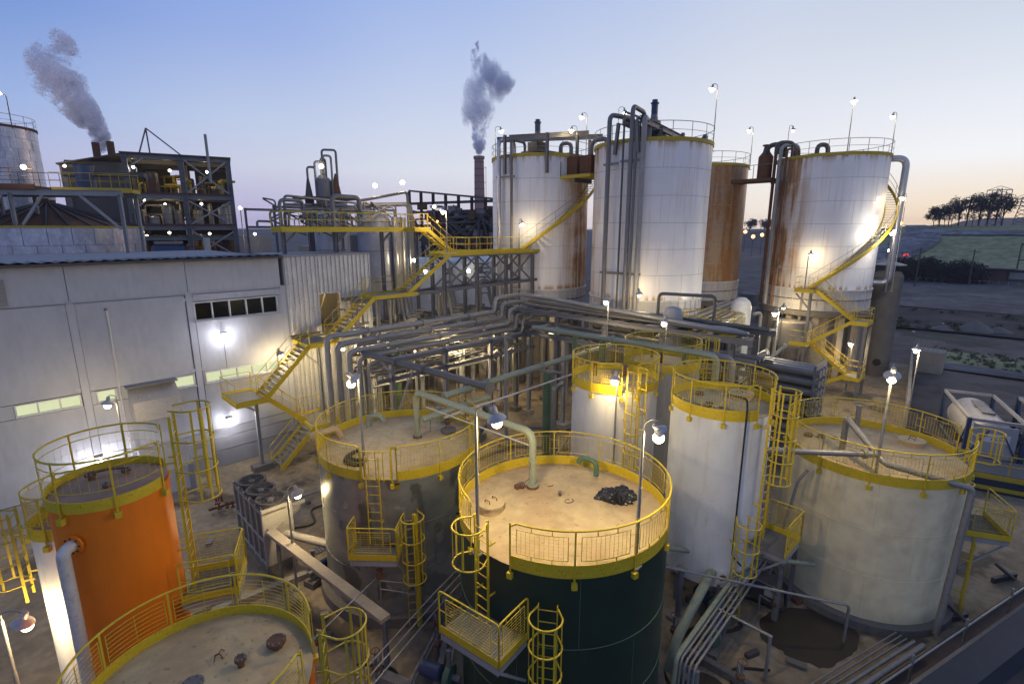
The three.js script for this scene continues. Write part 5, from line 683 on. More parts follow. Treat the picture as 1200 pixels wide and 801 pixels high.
// ---------- right-hand side: containers, wall, railing, retaining wall ----------
{
  const iso = (label, u, v, turn, text) => {
    const t = thing('tank_container', label, 'container', [u, 0, v]); t.rotation.y += turn; const L = 6.05, w = 2.44, h = 2.6, B = M.blue;
    for (const x of [-L / 2, L / 2]) for (const z of [-w / 2, w / 2]) mb().box(x, h / 2, z, .2, h, .2).build('corner_post', B, t);
    for (const z of [-w / 2, w / 2]) for (const y of [.12, h - .08]) mb().box(0, y, z, L - .2, .16, .15).build('side_rail', y > 1 ? M.steelLight : B, t); for (const x of [-L / 2, L / 2]) for (const y of [.12, h - .08]) mb().box(x, y, 0, .15, .16, w - .2).build('end_rail', y > 1 ? M.steelLight : B, t);
    for (const z of [-w / 2, w / 2]) for (const s of [-1, 1]) mb().beam([s * L / 2 * .98, h - .2, z], [s * L / 2 * .55, .2, z], .06, .08).build('brace', B, t); for (const s of [-1, 1]) mb().beam([-L / 2, .2, s * w / 2 * .95], [-L / 2, h * .75, s * .3], .06, .06).build('brace', B, t);
    mb().lathe([[0, -2.78], [.6, -2.7], [.98, -2.5], [1.1, -2.25], [1.1, 2.25], [.98, 2.5], [.6, 2.7], [0, 2.78]], 40).xf((g) => g.rotateZ(Math.PI / 2).translate(0, 1.32, 0)).build('tank', std(.40, .40, .43, { roughness: .4 }), t);
    mb().box(0, h - .1, 0, 2.6, .05, .55).build('walkway', M.grating, t); mb().lathe([[.3, 0], [.3, .14], [0, .18]], 20, .2, 2.38, 0).build('manlid', M.steel, t); for (const x of [-1.2, -.6, .8]) mb().lathe([[.1, 0], [.1, .12], [0, .14]], 12, x, 2.4, .25).build('valve', M.steel, t);
    mb().box(-2.93, 1.3, 0, .08, 1.9, 1.9).build('end_panel', std(.42, .43, .48, { roughness: .5 }), t); if (text) { const W = 256, H = 128, c = document.createElement('canvas'); c.width = W; c.height = H; const g = c.getContext('2d'); g.fillStyle = '#c9cad0'; g.fillRect(0, 0, W, H); g.fillStyle = '#27356b'; let x = 18; for (const q of [16, 9, 14, 0, 15, 17, 12, 16, 14, 11, 15]) { if (q) g.fillRect(x, 30, q, 20); x += q + 6; } x = 70; for (const q of [15, 13, 16, 0, 14, 12, 15, 15]) { if (q) g.fillRect(x, 72, q, 20); x += q + 6; } const tx = new THREE.CanvasTexture(c); tx.colorSpace = THREE.SRGBColorSpace; const s = new THREE.Mesh(new THREE.BoxGeometry(.02, .5, 1.1), new THREE.MeshStandardMaterial({ map: tx, roughness: .5 })); s.name = 'marking_plate'; s.position.set(-2.985, 1.55, .1); s.castShadow = s.receiveShadow = true; t.add(s); }
    return t;
  };
  iso('blue framed tank container right of the beige tank', 41.0, -.55, .27, true); iso('second blue framed tank container at the right edge', 42.2, 3.0, .27, false);
  let t = thing('loading_platform', 'low blue and yellow loading platform before the tank containers', 'platform', [35.2, 0, 1.4]); t.rotation.y += .27; mb().box(0, .5, 0, 2.2, 1.0, 7).build('block', std(.02, .035, .07), t); mb().box(-1.12, .85, 0, .06, .25, 7).box(-1.12, .25, 0, .06, .2, 7).build('stripe', M.yellowOld, t); for (let i = 0; i < 6; i++) mb().bar([-1.0, 1, -3.3 + i * 1.3], [-1.0, 2.0, -3.3 + i * 1.3], .03).build('post', M.yellowOld, t); mb().bar([-1.0, 2.0, -3.3], [-1.0, 2.0, 3.2], .03).bar([-1.0, 1.5, -3.3], [-1.0, 1.5, 3.2], .025).build('handrail', M.yellowOld, t);
  t = thing('boundary_wall', 'low pale concrete wall running away between yard and road', 'wall', [0, 0, 0]); for (let i = 0; i < 10; i++) { const a = i / 10, b = (i + 1) / 10 - .004, P = (f) => [41.6 + 20.2 * f, .9, -4.15 - 2.4 * f]; const p = P(a), q = P(b); mb().beam(p, q, .18, 1.8).build('panel', M.conc, t); }
  mb().box(60.6, 1.0, -5.2, 2.0, 2.0, 2.4).build('end_block', M.conc, t); const gr = mb(); for (let i = 0; i < 7; i++) gr.bar([59.6, 2 + i * .18, -6.3], [59.6, 2 + i * .18, -4.1], .02, 5).bar([59.6, 2, -6.3 + i * .36], [59.6, 3.1, -6.3 + i * .36], .02, 5); gr.build('mesh_screen', M.galv, t);
  // retaining wall and railing along the bottom-right corner
  const d = [.9487, .3162], at = (s, o) => [15.2 + d[0] * s - d[1] * o, -1.05 + d[1] * s + d[0] * o];
  t = thing('retaining_wall', 'blue painted wall top crossing the bottom right corner', 'wall', [0, 0, 0]); { const p = at(-6, .75), q = at(26, .75); mb().beam([p[0], .42, p[1]], [q[0], .42, q[1]], .74, .9).build('coping', std(.022, .035, .06, { roughness: .7 }), t); const p2 = at(-6, .32), q2 = at(26, .32); mb().beam([p2[0], .40, p2[1]], [q2[0], .40, q2[1]], .1, .92).build('curb', M.concDark, t); }
  t = thing('yard_railing', 'grey pipe railing along the blue wall at the bottom right', 'railing', [0, 0, 0]); for (let i = 0; i < 9; i++) { const p = at(-4.4 + i * 3.1, -.1); mb().bar([p[0], 0, p[1]], [p[0], 1.05, p[1]], .04).build('post', M.galv, t); } { const p = at(-6, -.1), q = at(24, -.1); mb().bar([p[0], .75, p[1]], [q[0], .75, q[1]], .035).build('rail', M.galv, t); }
  [[-.5, .35, .09], [-.75, .3, .06], [-.95, .25, .025], [-1.1, .25, .025], [-1.25, .25, .025]].forEach(([o, y, r], i) => { const p = at(-6, o), q = at(3.4, o); pipe(['thick grey pipe nearest the', 'second grey pipe beside the', 'thin pipe third from the', 'thin pipe fourth from the', 'thin pipe farthest from the'][i] + ' railing at the bottom right edge', [[p[0], y, p[1]], [q[0], y, q[1]]], r, M.pipeGrey, { group: 'pipes along the bottom right railing' }); });
  for (const [s, o] of [[10.2, -1.0], [6.0, -.8], [9.0, -2.4]]) { const p = at(s, o), q = thing('timber_offcut', 'dark angle-iron offcut lying near the railing', 'scrap', [p[0], 0, p[1]], 'scrap pieces near the railing'); mb().beam([-.5, .12, -.3], [.5, .12, .3], .12, .2).beam([.1, .12, .3], [.25, .45, -.3], .1, .1).build('bar', M.darkSteel, q); }
}
// ---------- lamps of the yard ----------
const LG = { group: undefined };
poleLamp('lit pole lamp rising from the right rail of the dark green tank', [9.35, 5.4, -5.32], 8.75, 30, 30, { shade: 'small', arm: .35, tilt: .8 });
poleLamp('lit lamp with bluish shade between the grey tank and the dark green tank', [7.1, 5.4, -8.25], 8.9, 30, 36);
poleLamp('round-shaded lamp on a thin post at the rail of the grey tank', [7.31, 5.1, -13.99], 8.6, 200, 14, { arm: .2, tilt: -.7 });
poleLamp('round-shaded lamp on a thin post at the rail of the beige tank', [19.0, 5.0, -2.4], 8.75, 170, 22, { arm: .2, tilt: -.5 });
poleLamp('bright lamp in front of the caged white tank', [15.1, 0, -9.75], 7.9, 175, 17, { arm: .15 });
poleLamp('lamp over the cooling unit with its bracket box', [6.01, 0, -17.28], 3.85, 350, 18, { arm: .35 });
poleLamp('glowing lamp at the lower left edge', [-1.25, 0, -16.2], 3.8, 40, 24, { arm: .5, tilt: -.35 });
poleLamp('bright lamp standing before the beige tank rail at the right', [38.5, 0, -3.75], 6.1, 200, 60, { arm: .3 });
poleLamp('bright lamp on a pole left of the rusty right tall tank', [36.5, 0, -11.2], 7.7, 190, 60, { arm: .5, bulb: bulbCool, col: 0xfff0c8 });
poleLamp('lamp on a pole at the foot of the tall clean tank', [28.6, 5.5, -17.3], 9.1, 350, 24, { arm: .35 });
poleLamp('round-shaded lamp on a thin pole left of the tall clean tank foot', [24, 0, -16.3], 9.2, 200, 30, { arm: .15, bulb: bulbCool });
poleLamp('round-shaded dim lamp beside the far yellow ring', [23.3, 0, -12.3], 8.6, 200, 6, { arm: .15 });
poleLamp('lamp at the wall behind the orange tank, over the duct hood', [2.75, 0, -27.2], 5.75, 190, 16, { arm: .3, bulb: bulbCool });
poleLamp('lamp under the annex stairs at the left end of the rack', [13.1, 0, -27.2], 6.5, 0, 22, { arm: .2 });
poleLamp('lit lamp inside the rack bay, nearest of three, on its own white pole', [20.77, 0, -25.2], 5.7, 190, 46, { arm: .35 });
poleLamp('lit lamp high behind the rack, above the white-poled one', [21.7, 0, -27.2], 6.0, 190, 34, { arm: .1 });
poleLamp('lit lamp under the rack left of the yellow panel', [17.6, 0, -27.2], 5.9, 190, 40, { arm: .1 });
poleLamp('small lit lamp beneath the rack crossing', [26.9, 0, -28.0], 5.0, 190, 34, { arm: .1, bulb: bulbSmall });
poleLamp('small lamp over the cream drum beneath the rack', [28.9, 0, -25.3], 6.0, 190, 20, { arm: .1, bulb: bulbSmall });
poleLamp('lamp at the stair landing below the right tall tank', [47.6, 0, -8.9], 4.2, 190, 26, { arm: .2, bulb: bulbCool });
poleLamp('lamp under the right tall tank behind the hopper', [45.2, 0, -13.6], 6.9, 350, 26, { arm: .2, bulb: bulbSmall });
poleLamp('lamp hung by the crossing of the yellow stairs beside the grey wall', [10.3, 4.5, -28.9], 6.3, 350, 22, { arm: .15 });
poleLamp('lamp on a pole at the walkway end before the spiral stair', [29.3, 11.4, -28.5], 13.6, 45, 12, { arm: .2, bulb: bulbCool });
poleLamp('lamp high above the truss walkway before the boiler house', [23.0, 11.4, -29.6], 14.4, 170, 24, { arm: .3, bulb: bulbSmall });
// floodlights facing the right tall tank and wall-washers
{ const t = thing('flood_light', 'flood lamp at the spiral stair glaring on the right tall tank', 'lamp', [49.9, 12.8, -7.6]); mb().bar([0, -4.7, 0], [0, .2, 0], .05).build('pole', M.steel, t); mb().box(0, .1, 0, .3, .25, .25).build('housing', M.steel, t); lampHead(t, 0, .1, 0, 210, .25, 28, bulbCool, 0, false, 0xfff4dc); }
{ const t = thing('flood_light', 'flood lamp on the left of the right tall tank, over the stair platform', 'lamp', [46.0, 8.2, -12.4]); mb().bar([0, 0, 0], [0, 3.0, 0], .045).build('pole', M.steel, t); lampHead(t, 0, 3.0, 0, 20, .25, 17, bulbSmall, 0, true); }
// small lamps on thin poles above the tall tanks
const TG = 'thin roof lamps on the tall tanks';
for (const [u, v, top, d, label] of [[31.6, -33.6, 21.3, 60, 'thin roof lamp at the left rim of the walkway tank'], [37.2, -28.2, 22.4, 200, 'thin roof lamp right of the agitator of the walkway tank'], [36.4, -24.5, 22.2, 30, 'thin roof lamp at the left rear of the clean tall tank'], [38.3, -17.5, 22.9, 200, 'tallest thin roof lamp at the right rim of the clean tall tank'], [52.3, -20.1, 22.2, 200, 'thin roof lamp on the rust-brown tank'], [53.1, -17.2, 22.1, 20, 'thin roof lamp left of the right tall tank'], [48.2, -11.2, 22.6, 165, 'thin roof lamp at the near rim of the right tall tank'], [53.2, -9.2, 22.0, 200, 'thin roof lamp at the right rim of the right tall tank'], [34.6, -27.2, 20.9, 200, 'low roof lamp over the brown bridge'], [52.4, -7.6, 15.6, 200, 'thin lamp beside the overflow pipe of the right tall tank']]) poleLamp(label, [u, 18.6 > top ? 8 : 18.6, v], top, d, 9, { r: .035, arm: .5, bulb: bulbSmall, name: 'roof_lamp' });

// ---------- clutter on the yard floor ----------
{
  const valve = (u, v, h, turn, label) => { const t = thing('valve_stand', label, 'valve', [u, 0, v], 'valve stands on the yard floor'); t.rotation.y += turn; mb().bar([0, 0, 0], [0, h, 0], .045).bar([0, h * .6, 0], [.5, h * .6, 0], .04).bar([.5, h * .6, 0], [.5, 0, 0], .04).build('pipework', M.steel, t); mb().lathe([[.05, 0], [.11, .03], [.11, .16], [.05, .2]], 12, 0, h * .6 - .1, 0).build('body', M.rust, t); mb().arc(0, h + .04, 0, .12, .014, 0, TAU, 16, 5).bar([-.12, h + .04, 0], [.12, h + .04, 0], .01).build('hand_wheel', M.rust, t); };
  [[7.7, -10.9, 1.2, .3, 'valve stand left of the dark green tank, before the low kerb'], [8.3, -11.7, 1.0, 1.2, 'valve stand between the grey and dark green tanks'], [5.9, -11.4, 1.3, .8, 'valve stand close to the sandy tank ladder'], [5.2, -13.6, 1.1, 2, 'valve stand under the cable tray end'], [12.4, -11.4, 1.1, .4, 'valve stand behind the dark green tank'], [16.9, -4.3, 1.0, 1.4, 'valve stand beside the dark frame on the wet floor'], [13.3, -6.1, 1.2, .2, 'valve stand at the right foot of the dark green tank'], [19.2, -5.4, 1.1, 2.2, 'valve stand between the white tank and the beige tank'], [20.0, -8.6, .9, 1, 'valve stand behind the white tank legs'], [13.0, -3.9, 1.2, .5, 'valve stand near the bottom pipe bundle']].forEach((a) => valve(a[0], a[1], a[2], a[3], a[4]));
  const hose = (pts, r, label, mat = M.rubber) => single(mb().line(new THREE.CatmullRomCurve3(pts.map(([u, v, y = .05]) => S(u, y, v))).getPoints(40), r, 7).build('hose', mat), label, 'hose');
  hose([[5.9, -12.6], [6.6, -11.6], [6.3, -10.9], [7.4, -10.4], [7.2, -9.6]], .04, 'black hose curling on the floor by the sandy tank'); hose([[14.9, -5.3], [15.8, -4.9], [16.2, -5.6], [17.2, -5.4], [17.5, -4.2], [18.6, -4.4]], .05, 'thick dark hose across the wet floor'); hose([[13.2, -9.8], [14.6, -10.6], [15.2, -9.6], [16.2, -9.4]], .04, 'dark hose behind the dark green tank'); hose([[6.9, -21.6], [8.3, -21.0], [8.8, -22.2], [10.3, -21.8]], .04, 'dark hose on the floor before the yellow stairs'); hose([[12.2, -4.6], [12.8, -4.0], [13.8, -4.4], [14.6, -3.6]], .035, 'dark hose at the bottom edge by the pipe bundle');
  // low pipe runs on sleepers
  for (const [p, r, l] of [[[[6.2, .25, -10.5], [8.8, .25, -12.1], [12.8, .25, -11.6]], .06, 'low pipe run on the floor between the grey and dark green tanks'], [[[6.0, .4, -10.2], [8.7, .4, -11.8], [12.8, .4, -11.2]], .04, 'thinner low pipe run beside the first one'], [[[14.4, .3, -8.6], [19.6, .3, -8.9], [22.6, .3, -10.4]], .08, 'low pipe run behind the white tank legs'], [[[18.9, .3, -16.6], [23.8, .35, -18.6]], .07, 'low pipe crossing the lit floor before the rack'], [[[19.3, .3, -16.2], [24.2, .35, -18.2]], .05, 'second low pipe crossing the lit floor before the rack'], [[[20.8, .4, -13.6], [23.6, .4, -15.4], [27.5, .4, -15.2]], .09, 'low pipe from the grey-white tank to the rack'], [[[21.2, 3.0, -14.2], [24.4, 3.0, -16.2]], .08, 'waist-high pipe left of the lamp tank'], [[[21.2, 2.6, -14.2], [24.4, 2.6, -16.2]], .06, 'second waist-high pipe left of the lamp tank'], [[[7.6, .2, -23.5], [12.2, .2, -23.2]], .05, 'thin low pipe before the annex corner'], [[[24.9, .3, -5.4], [30.8, .3, -7.6], [40, .3, -8.9]], .08, 'low pipe across the floor behind the beige tank']]) pipe(l, p, r, M.pipeGrey, { rad: .2 });
  const debris = ['small dark scrap lying on the yard floor']; for (let i = 0; i < 26; i++) { const [u, v] = [[6.4, -9.9], [7.9, -9.7], [5.7, -14.4], [6.1, -15.2], [13.5, -5.2], [14.8, -4.2], [15.4, -3.1], [16.8, -6.3], [18.5, -3.9], [12.1, -4.2], [8.9, -22.9], [10.4, -20.2], [12.8, -22.6], [15.4, -21.8], [19.4, -18.4], [22.2, -17.2], [25.4, -3.2], [28.4, -5.2], [31.2, -3.4], [34.4, -6.0], [24.2, -7.4], [26.6, -8.6], [7.4, -13.9], [4.6, -22.8], [3.6, -24.6], [13.0, -12.6]][i]; const g = new THREE.BoxGeometry(rr(.15, .6), rr(.06, .2), rr(.1, .3)), m = mesh('scrap', g, [M.rust, M.darkSteel, M.concDark, M.steel][i % 4], scene); m.position.copy(S(u, .08, v)); m.rotation.set(rr(-.1, .1), rnd() * 6, rr(-.1, .1)); single(m, debris[0], 'scrap', 'scrap pieces on the yard floor'); }
  // drains with slotted covers
  for (const [u, v, l] of [[20.6, -19.2, 'slotted drain cover on the lit floor before the rack'], [8.0, -19.0, 'slotted drain cover beside the cooling unit'], [27.8, -6.2, 'slotted drain cover behind the beige tank'], [14.0, -7.6, 'slotted drain cover at the foot of the dark green tank']]) { const t = thing('drain_cover', l, 'drain', [u, .006, v]); mb().box(0, .01, 0, 1.2, .02, .5).build('frame', M.darkSteel, t); for (let i = 0; i < 9; i++) mb().box(-.5 + i * .125, .026, 0, .05, .014, .42).build('bar', M.steel, t); }
}
// ---------- background, left to right (world axes) ----------
function far(name, label, category, [x, y, z], turn = 0, group) { const t = thing(name, label, category, [0, 0, 0], group, turn); t.position.set(x, y, z); return t; }
const dot = (t, x, y, z, k, m = bulbSmall, r = .14) => { const b = mesh('lamp_bulb', new THREE.SphereGeometry(r, 10, 8), m, t, x, y, z); b.castShadow = false; if (k) { const l = new THREE.PointLight(0xffe2b0, k * LAMP); l.position.set(x, y, z); l.castShadow = true; l.name = 'lamp_light'; t.add(l); } };
const sheetTex = (s) => shellMat((u, v) => { const a = fbm(u * 40, v * 3, s, 40), b = fbm(u * 160, v * 24, s + 4, 160), dent = smooth(.6, .68, fbm(u * 46, v * 12, s + 8, 46, 1e9, 3)); return mix3(mix3([.74, .75, .80], [.60, .60, .65], a), [.92, .92, .94], dent * .22).map((x) => x * (.9 + .2 * b)); }, { metalness: .55, roughness: .32 });
{
  // wide clad tank behind the building, with its conical roof under a lattice
  let t = far('clad_tank', 'wide metal-clad tank with conical roof behind the grey building', 'storage tank', [-33.1, 0, -37.5]); const R = 5.4, y = 13.15;
  const pm = sheetTex(1201); pm.map.wrapT = THREE.RepeatWrapping; pm.map.repeat.set(.06, .18); const rows = 5; for (let r = 0; r < rows; r++) for (let k = 0; k < 28; k++) { const a0 = (k + (r % 2) * .5) / 28 * TAU, y0 = y - (r + 1) * 1.15, w = rr(-.012, .02); mesh('cladding_sheet', mb().band(0, 0, R - .05, R + w, y0 + .012, y0 + 1.138, a0 + .003, a0 + TAU / 28 - .003, 4).geo(), pm, t); }
  mb().lathe([[R - .06, 0], [R - .06, y]], 72).build('shell', M.steel, t); mb().band(0, 0, R - .05, R + .06, y - .03, y + .1, 0, TAU, 80).build('rim', M.yellowOld, t);
  mb().lathe([[R, y], [.5, y + 1.6], [.5, y + 2.0], [0, y + 2.1]], 60).build('cone_roof', M.rust, t); for (let k = 0; k < 28; k++) { const a = k / 28 * TAU; mb().beam([R * Math.cos(a), y + .06, R * Math.sin(a)], [.6 * Math.cos(a), y + 1.66, .6 * Math.sin(a)], .08, .1).build('roof_rib', M.darkSteel, t); }
  mb().lathe([[.3, 0], [.3, .7], [0, .75]], 16, .3, y + 1.9, 0).build('vent_cap', M.white, t);
  t = far('access_bridge', 'grey lattice bridge with rusty platform over the clad tank', 'bridge', [-33.1, 0, -37.5], .25); const X0 = -9, X1 = 6.8;
  for (const z of [2.6, 5.0]) mb().ibeam([X0, y + 2.15, z], [X1, y + 2.15, z], .2, .35).build('girder', M.steelLight, t); for (const [x, l] of [[-7, 1], [-1.2, 1], [.7, 1], [6.6, 5]]) for (const z of [2.6, 5.0]) mb().ibeam([x, y - l, z], [x, y + 2.1, z], .18, .18).build('post', M.steelLight, t); for (const [a, b] of [[-6.8, -4.8], [-1.0, .3], [.9, 2.4], [6.4, 4.4]]) mb().beam([a, y - .1, 5], [b, y + 2, 5], .14, .14).build('brace', M.steelLight, t);
  const D = deck(t, 'platform', -2.4, 2.2, 2.4, 5.2, y + 2.5, [0, 2], { mat: M.rust }); deck(t, 'walkway', 2.2, 6.8, 2.4, 3.6, y + 2.45, [0, 2], { mat: M.yellowOld }); mb().lathe([[.55, 0], [.55, 1.5], [.6, 1.55], [0, 1.6]], 20, 3.6, y + 2.6, 2.2).build('drum', M.blue, t); mb().box(5, y + 3.6, 1.6, 4, .3, .6).box(2.6, y + 3.7, 1.6, .8, .6, .6).build('ducting', M.darkSteel, t); dot(t, 1.9, y + 3.6, 5.4, 4);
  t = far('clad_tank', 'tall metal-clad tank cut by the left edge of the photo', 'storage tank', [-55.9, 0, -58.3]); { const R = 3.6, y = 23.6; shell(t, R - .03, 0, y, M.steel); const pm2 = sheetTex(1221); pm2.map.wrapT = THREE.RepeatWrapping; pm2.map.repeat.set(.06, .18); for (let r = 0; r < 10; r++) for (let k = 0; k < 20; k++) { const a0 = (k + (r % 2) * .5) / 20 * TAU, y0 = y - (r + 1) * 1.1; mesh('cladding_sheet', mb().band(0, 0, R - .05, R + rr(-.01, .015), y0 + .01, y0 + 1.09, a0 + .004, a0 + TAU / 20 - .004, 4).geo(), pm2, t); } roofDisc(t, R, y, roofBrown, .3); mb().band(0, 0, R - .05, R + .1, y - .1, y + .15, 0, TAU, 60).build('rim', M.rust, t); ringRail(t, R, y, [[0, 360]], { mat: M.darkSteel, panel: false, midrail: true, kick: 0, bracket: false, h: 1.2 }); for (const [d, h] of [[60, 3.2], [20, 3.0], [90, 3.4]]) { const c = Math.cos(d * RAD) * R, s = Math.sin(d * RAD) * R; mb().path([[c, y, s], [c, y + h, s], [c - .5, y + h + .3, s]], .05, .3, 6).build('lamp_post', M.steel, t); dot(t, c - .55, y + h + .2, s, 10); } mb().box(-1, y + .8, 1.5, 1.8, .7, 1.2).build('agitator_box', M.darkSteel, t); }
}
{ // open steel process building
  const t = far('steel_building', 'open dark steel process building with three floors of equipment', 'building', [-36.6, 0, -50.6], .5), L = 8.6, W = 10, F = [10.0, 13.2, 16.2], H = 20.0;
  const col = (x, z, w = .45) => mb().ibeam([x, 0, z], [x, H - (x < 0 ? 1.2 : 0), z], w, w, .05).build('column', M.steel, t);
  for (const z of [0, -5, -10]) { for (const x of [0, 4.5, 8.6]) col(x, z); col(-4.8, z - 1); }
  for (const z of [0, -5, -10]) for (const y of [...F, 12.2, H - .15]) mb().ibeam([0, y, z], [L, y, z], .3, .45).build('beam', M.steel, t); for (const x of [0, 4.5, 8.6]) for (const y of [...F, H - .15]) mb().ibeam([x, y, 0], [x, y, -10], .3, .4).build('beam', M.steel, t);
  for (const y of F) { mb().box(4.3, y + .25, -5.1, L, .06, W).build('floor', M.darkSteel, t); railLine(t, [0, .1], [L, .1], y + .25, M.rust); }
  mb().box(4.3, H + .12, -5, L + .6, .12, W + .6).build('roof', M.darkSteel, t); mb().add(new THREE.BoxGeometry(5.4, .12, W + .4).rotateZ(.24).translate(-2.55, H - .5, -5.6)).build('lean_to_roof', M.darkSteel, t); mb().box(-4.9, 14.5, -6, .1, 9, 9).build('side_wall', M.darkSteel, t); for (const [x, y, z, w, h] of [[-2.4, 14.6, -10.2, 5, 9.4], [1.4, 17.8, -10.15, 2.8, 4], [6.9, 18.2, -10.15, 3.4, 3.6], [6.2, 12.6, -10.15, 5, 6], [1.8, 12.4, -10.17, 3.6, 6.6], [4.6, 15.6, -8, 8, 2.4], [-2.4, 15, -1.2, 4.6, 8.6]]) mb().box(x, y, z, w, h, .1).build('wall_sheet', M.darkSteel, t);
  for (const [a, b, y0, y1] of [[4.8, 8.4, 16.6, 19.7], [8.4, 4.8, 16.6, 19.7], [4.8, 8.4, 13.6, 15.8], [8.4, 4.8, 13.6, 15.8], [4.8, 8.4, 10.4, 12.8], [8.4, 4.8, 10.4, 12.8], [.3, 1.6, 15.0, 16.0], [.3, 1.5, 18.8, 19.7]]) mb().beam([a, y0, .2], [b, y1, .2], .14, .14).build('brace', M.steelLight, t);
  const mats = [M.steel, M.pipeGrey, M.yellowOld, M.rust, M.steelLight, M.darkSteel]; for (let i = 0; i < 90; i++) { const y = F[i % 3] + .25, x = rr(.4, 8.2), z = -rr(.6, 9), h = rr(.6, 2.4), r = rr(.1, .45), m = mats[i % 6]; i % 2 ? mb().lathe([[0, 0], [r, .05], [r, h - .15], [r * .5, h], [0, h]], 12, x, y, z).build('process_vessel', m, t) : mb().path([[x, y, z], [x, y + h, z], [x + rr(-1.5, 1.5), y + h, z], [x + rr(-1, 1), y + h, z - 1.5]], r * .4, .3, 7).build('process_pipe', m, t); }
  mb().lathe([[0, -1.4], [.6, -1.35], [.65, -1.2], [.65, 1.2], [.6, 1.35], [0, 1.4]], 20).xf((g) => g.rotateZ(Math.PI / 2).translate(2.6, 10.9, .2)).build('blue_drum', M.blue, t); mb().box(2.6, 11.75, .1, 2.4, .25, .5).build('drum_cradle', M.conc, t); mb().box(1.9, 17.3, -.6, .6, 1.3, .4).build('panel_box', M.rust, t); mb().bar([5.9, 6, .6], [5.9, 12.2, .6], .3).build('white_pipe', M.pipeWhite, t);
  mb().bar([6.9, 17.6, .5], [6.9, 22.2, .5], .13).build('tall_pipe', M.steelLight, t); for (const p of [[-1.0, 0], [-.2, -.6], [2.4, 0]]) mb().beam([1.3 + p[0] + .9, H + .2, p[1] - .5], [2.0, H + 2.5, -.5], .12, .12).build('gin_pole', M.steel, t); mb().bar([-3.7, 15, -10.8], [-3.7, 22.2, -10.8], .35, 14).bar([-2.4, 15, -10.8], [-2.4, 22.4, -10.8], .35, 14).build('chimney', M.rust, t);
  for (const [x, y, z] of [[.5, 18.9, -1], [1.8, 18.6, -3], [3.4, 18.8, -1.5], [6.6, 18.9, -2.5], [5.8, 15.6, -1], [1.0, 15.8, -1.2], [2.4, 15.6, -4], [.8, 12.4, -.6], [2.6, 12.7, -2], [6.2, 12.6, -1], [-4.4, 18.6, .4]]) dot(t, x, y, z, 2.5, rnd() > .5 ? bulbWarm : bulbSmall, .12);
}
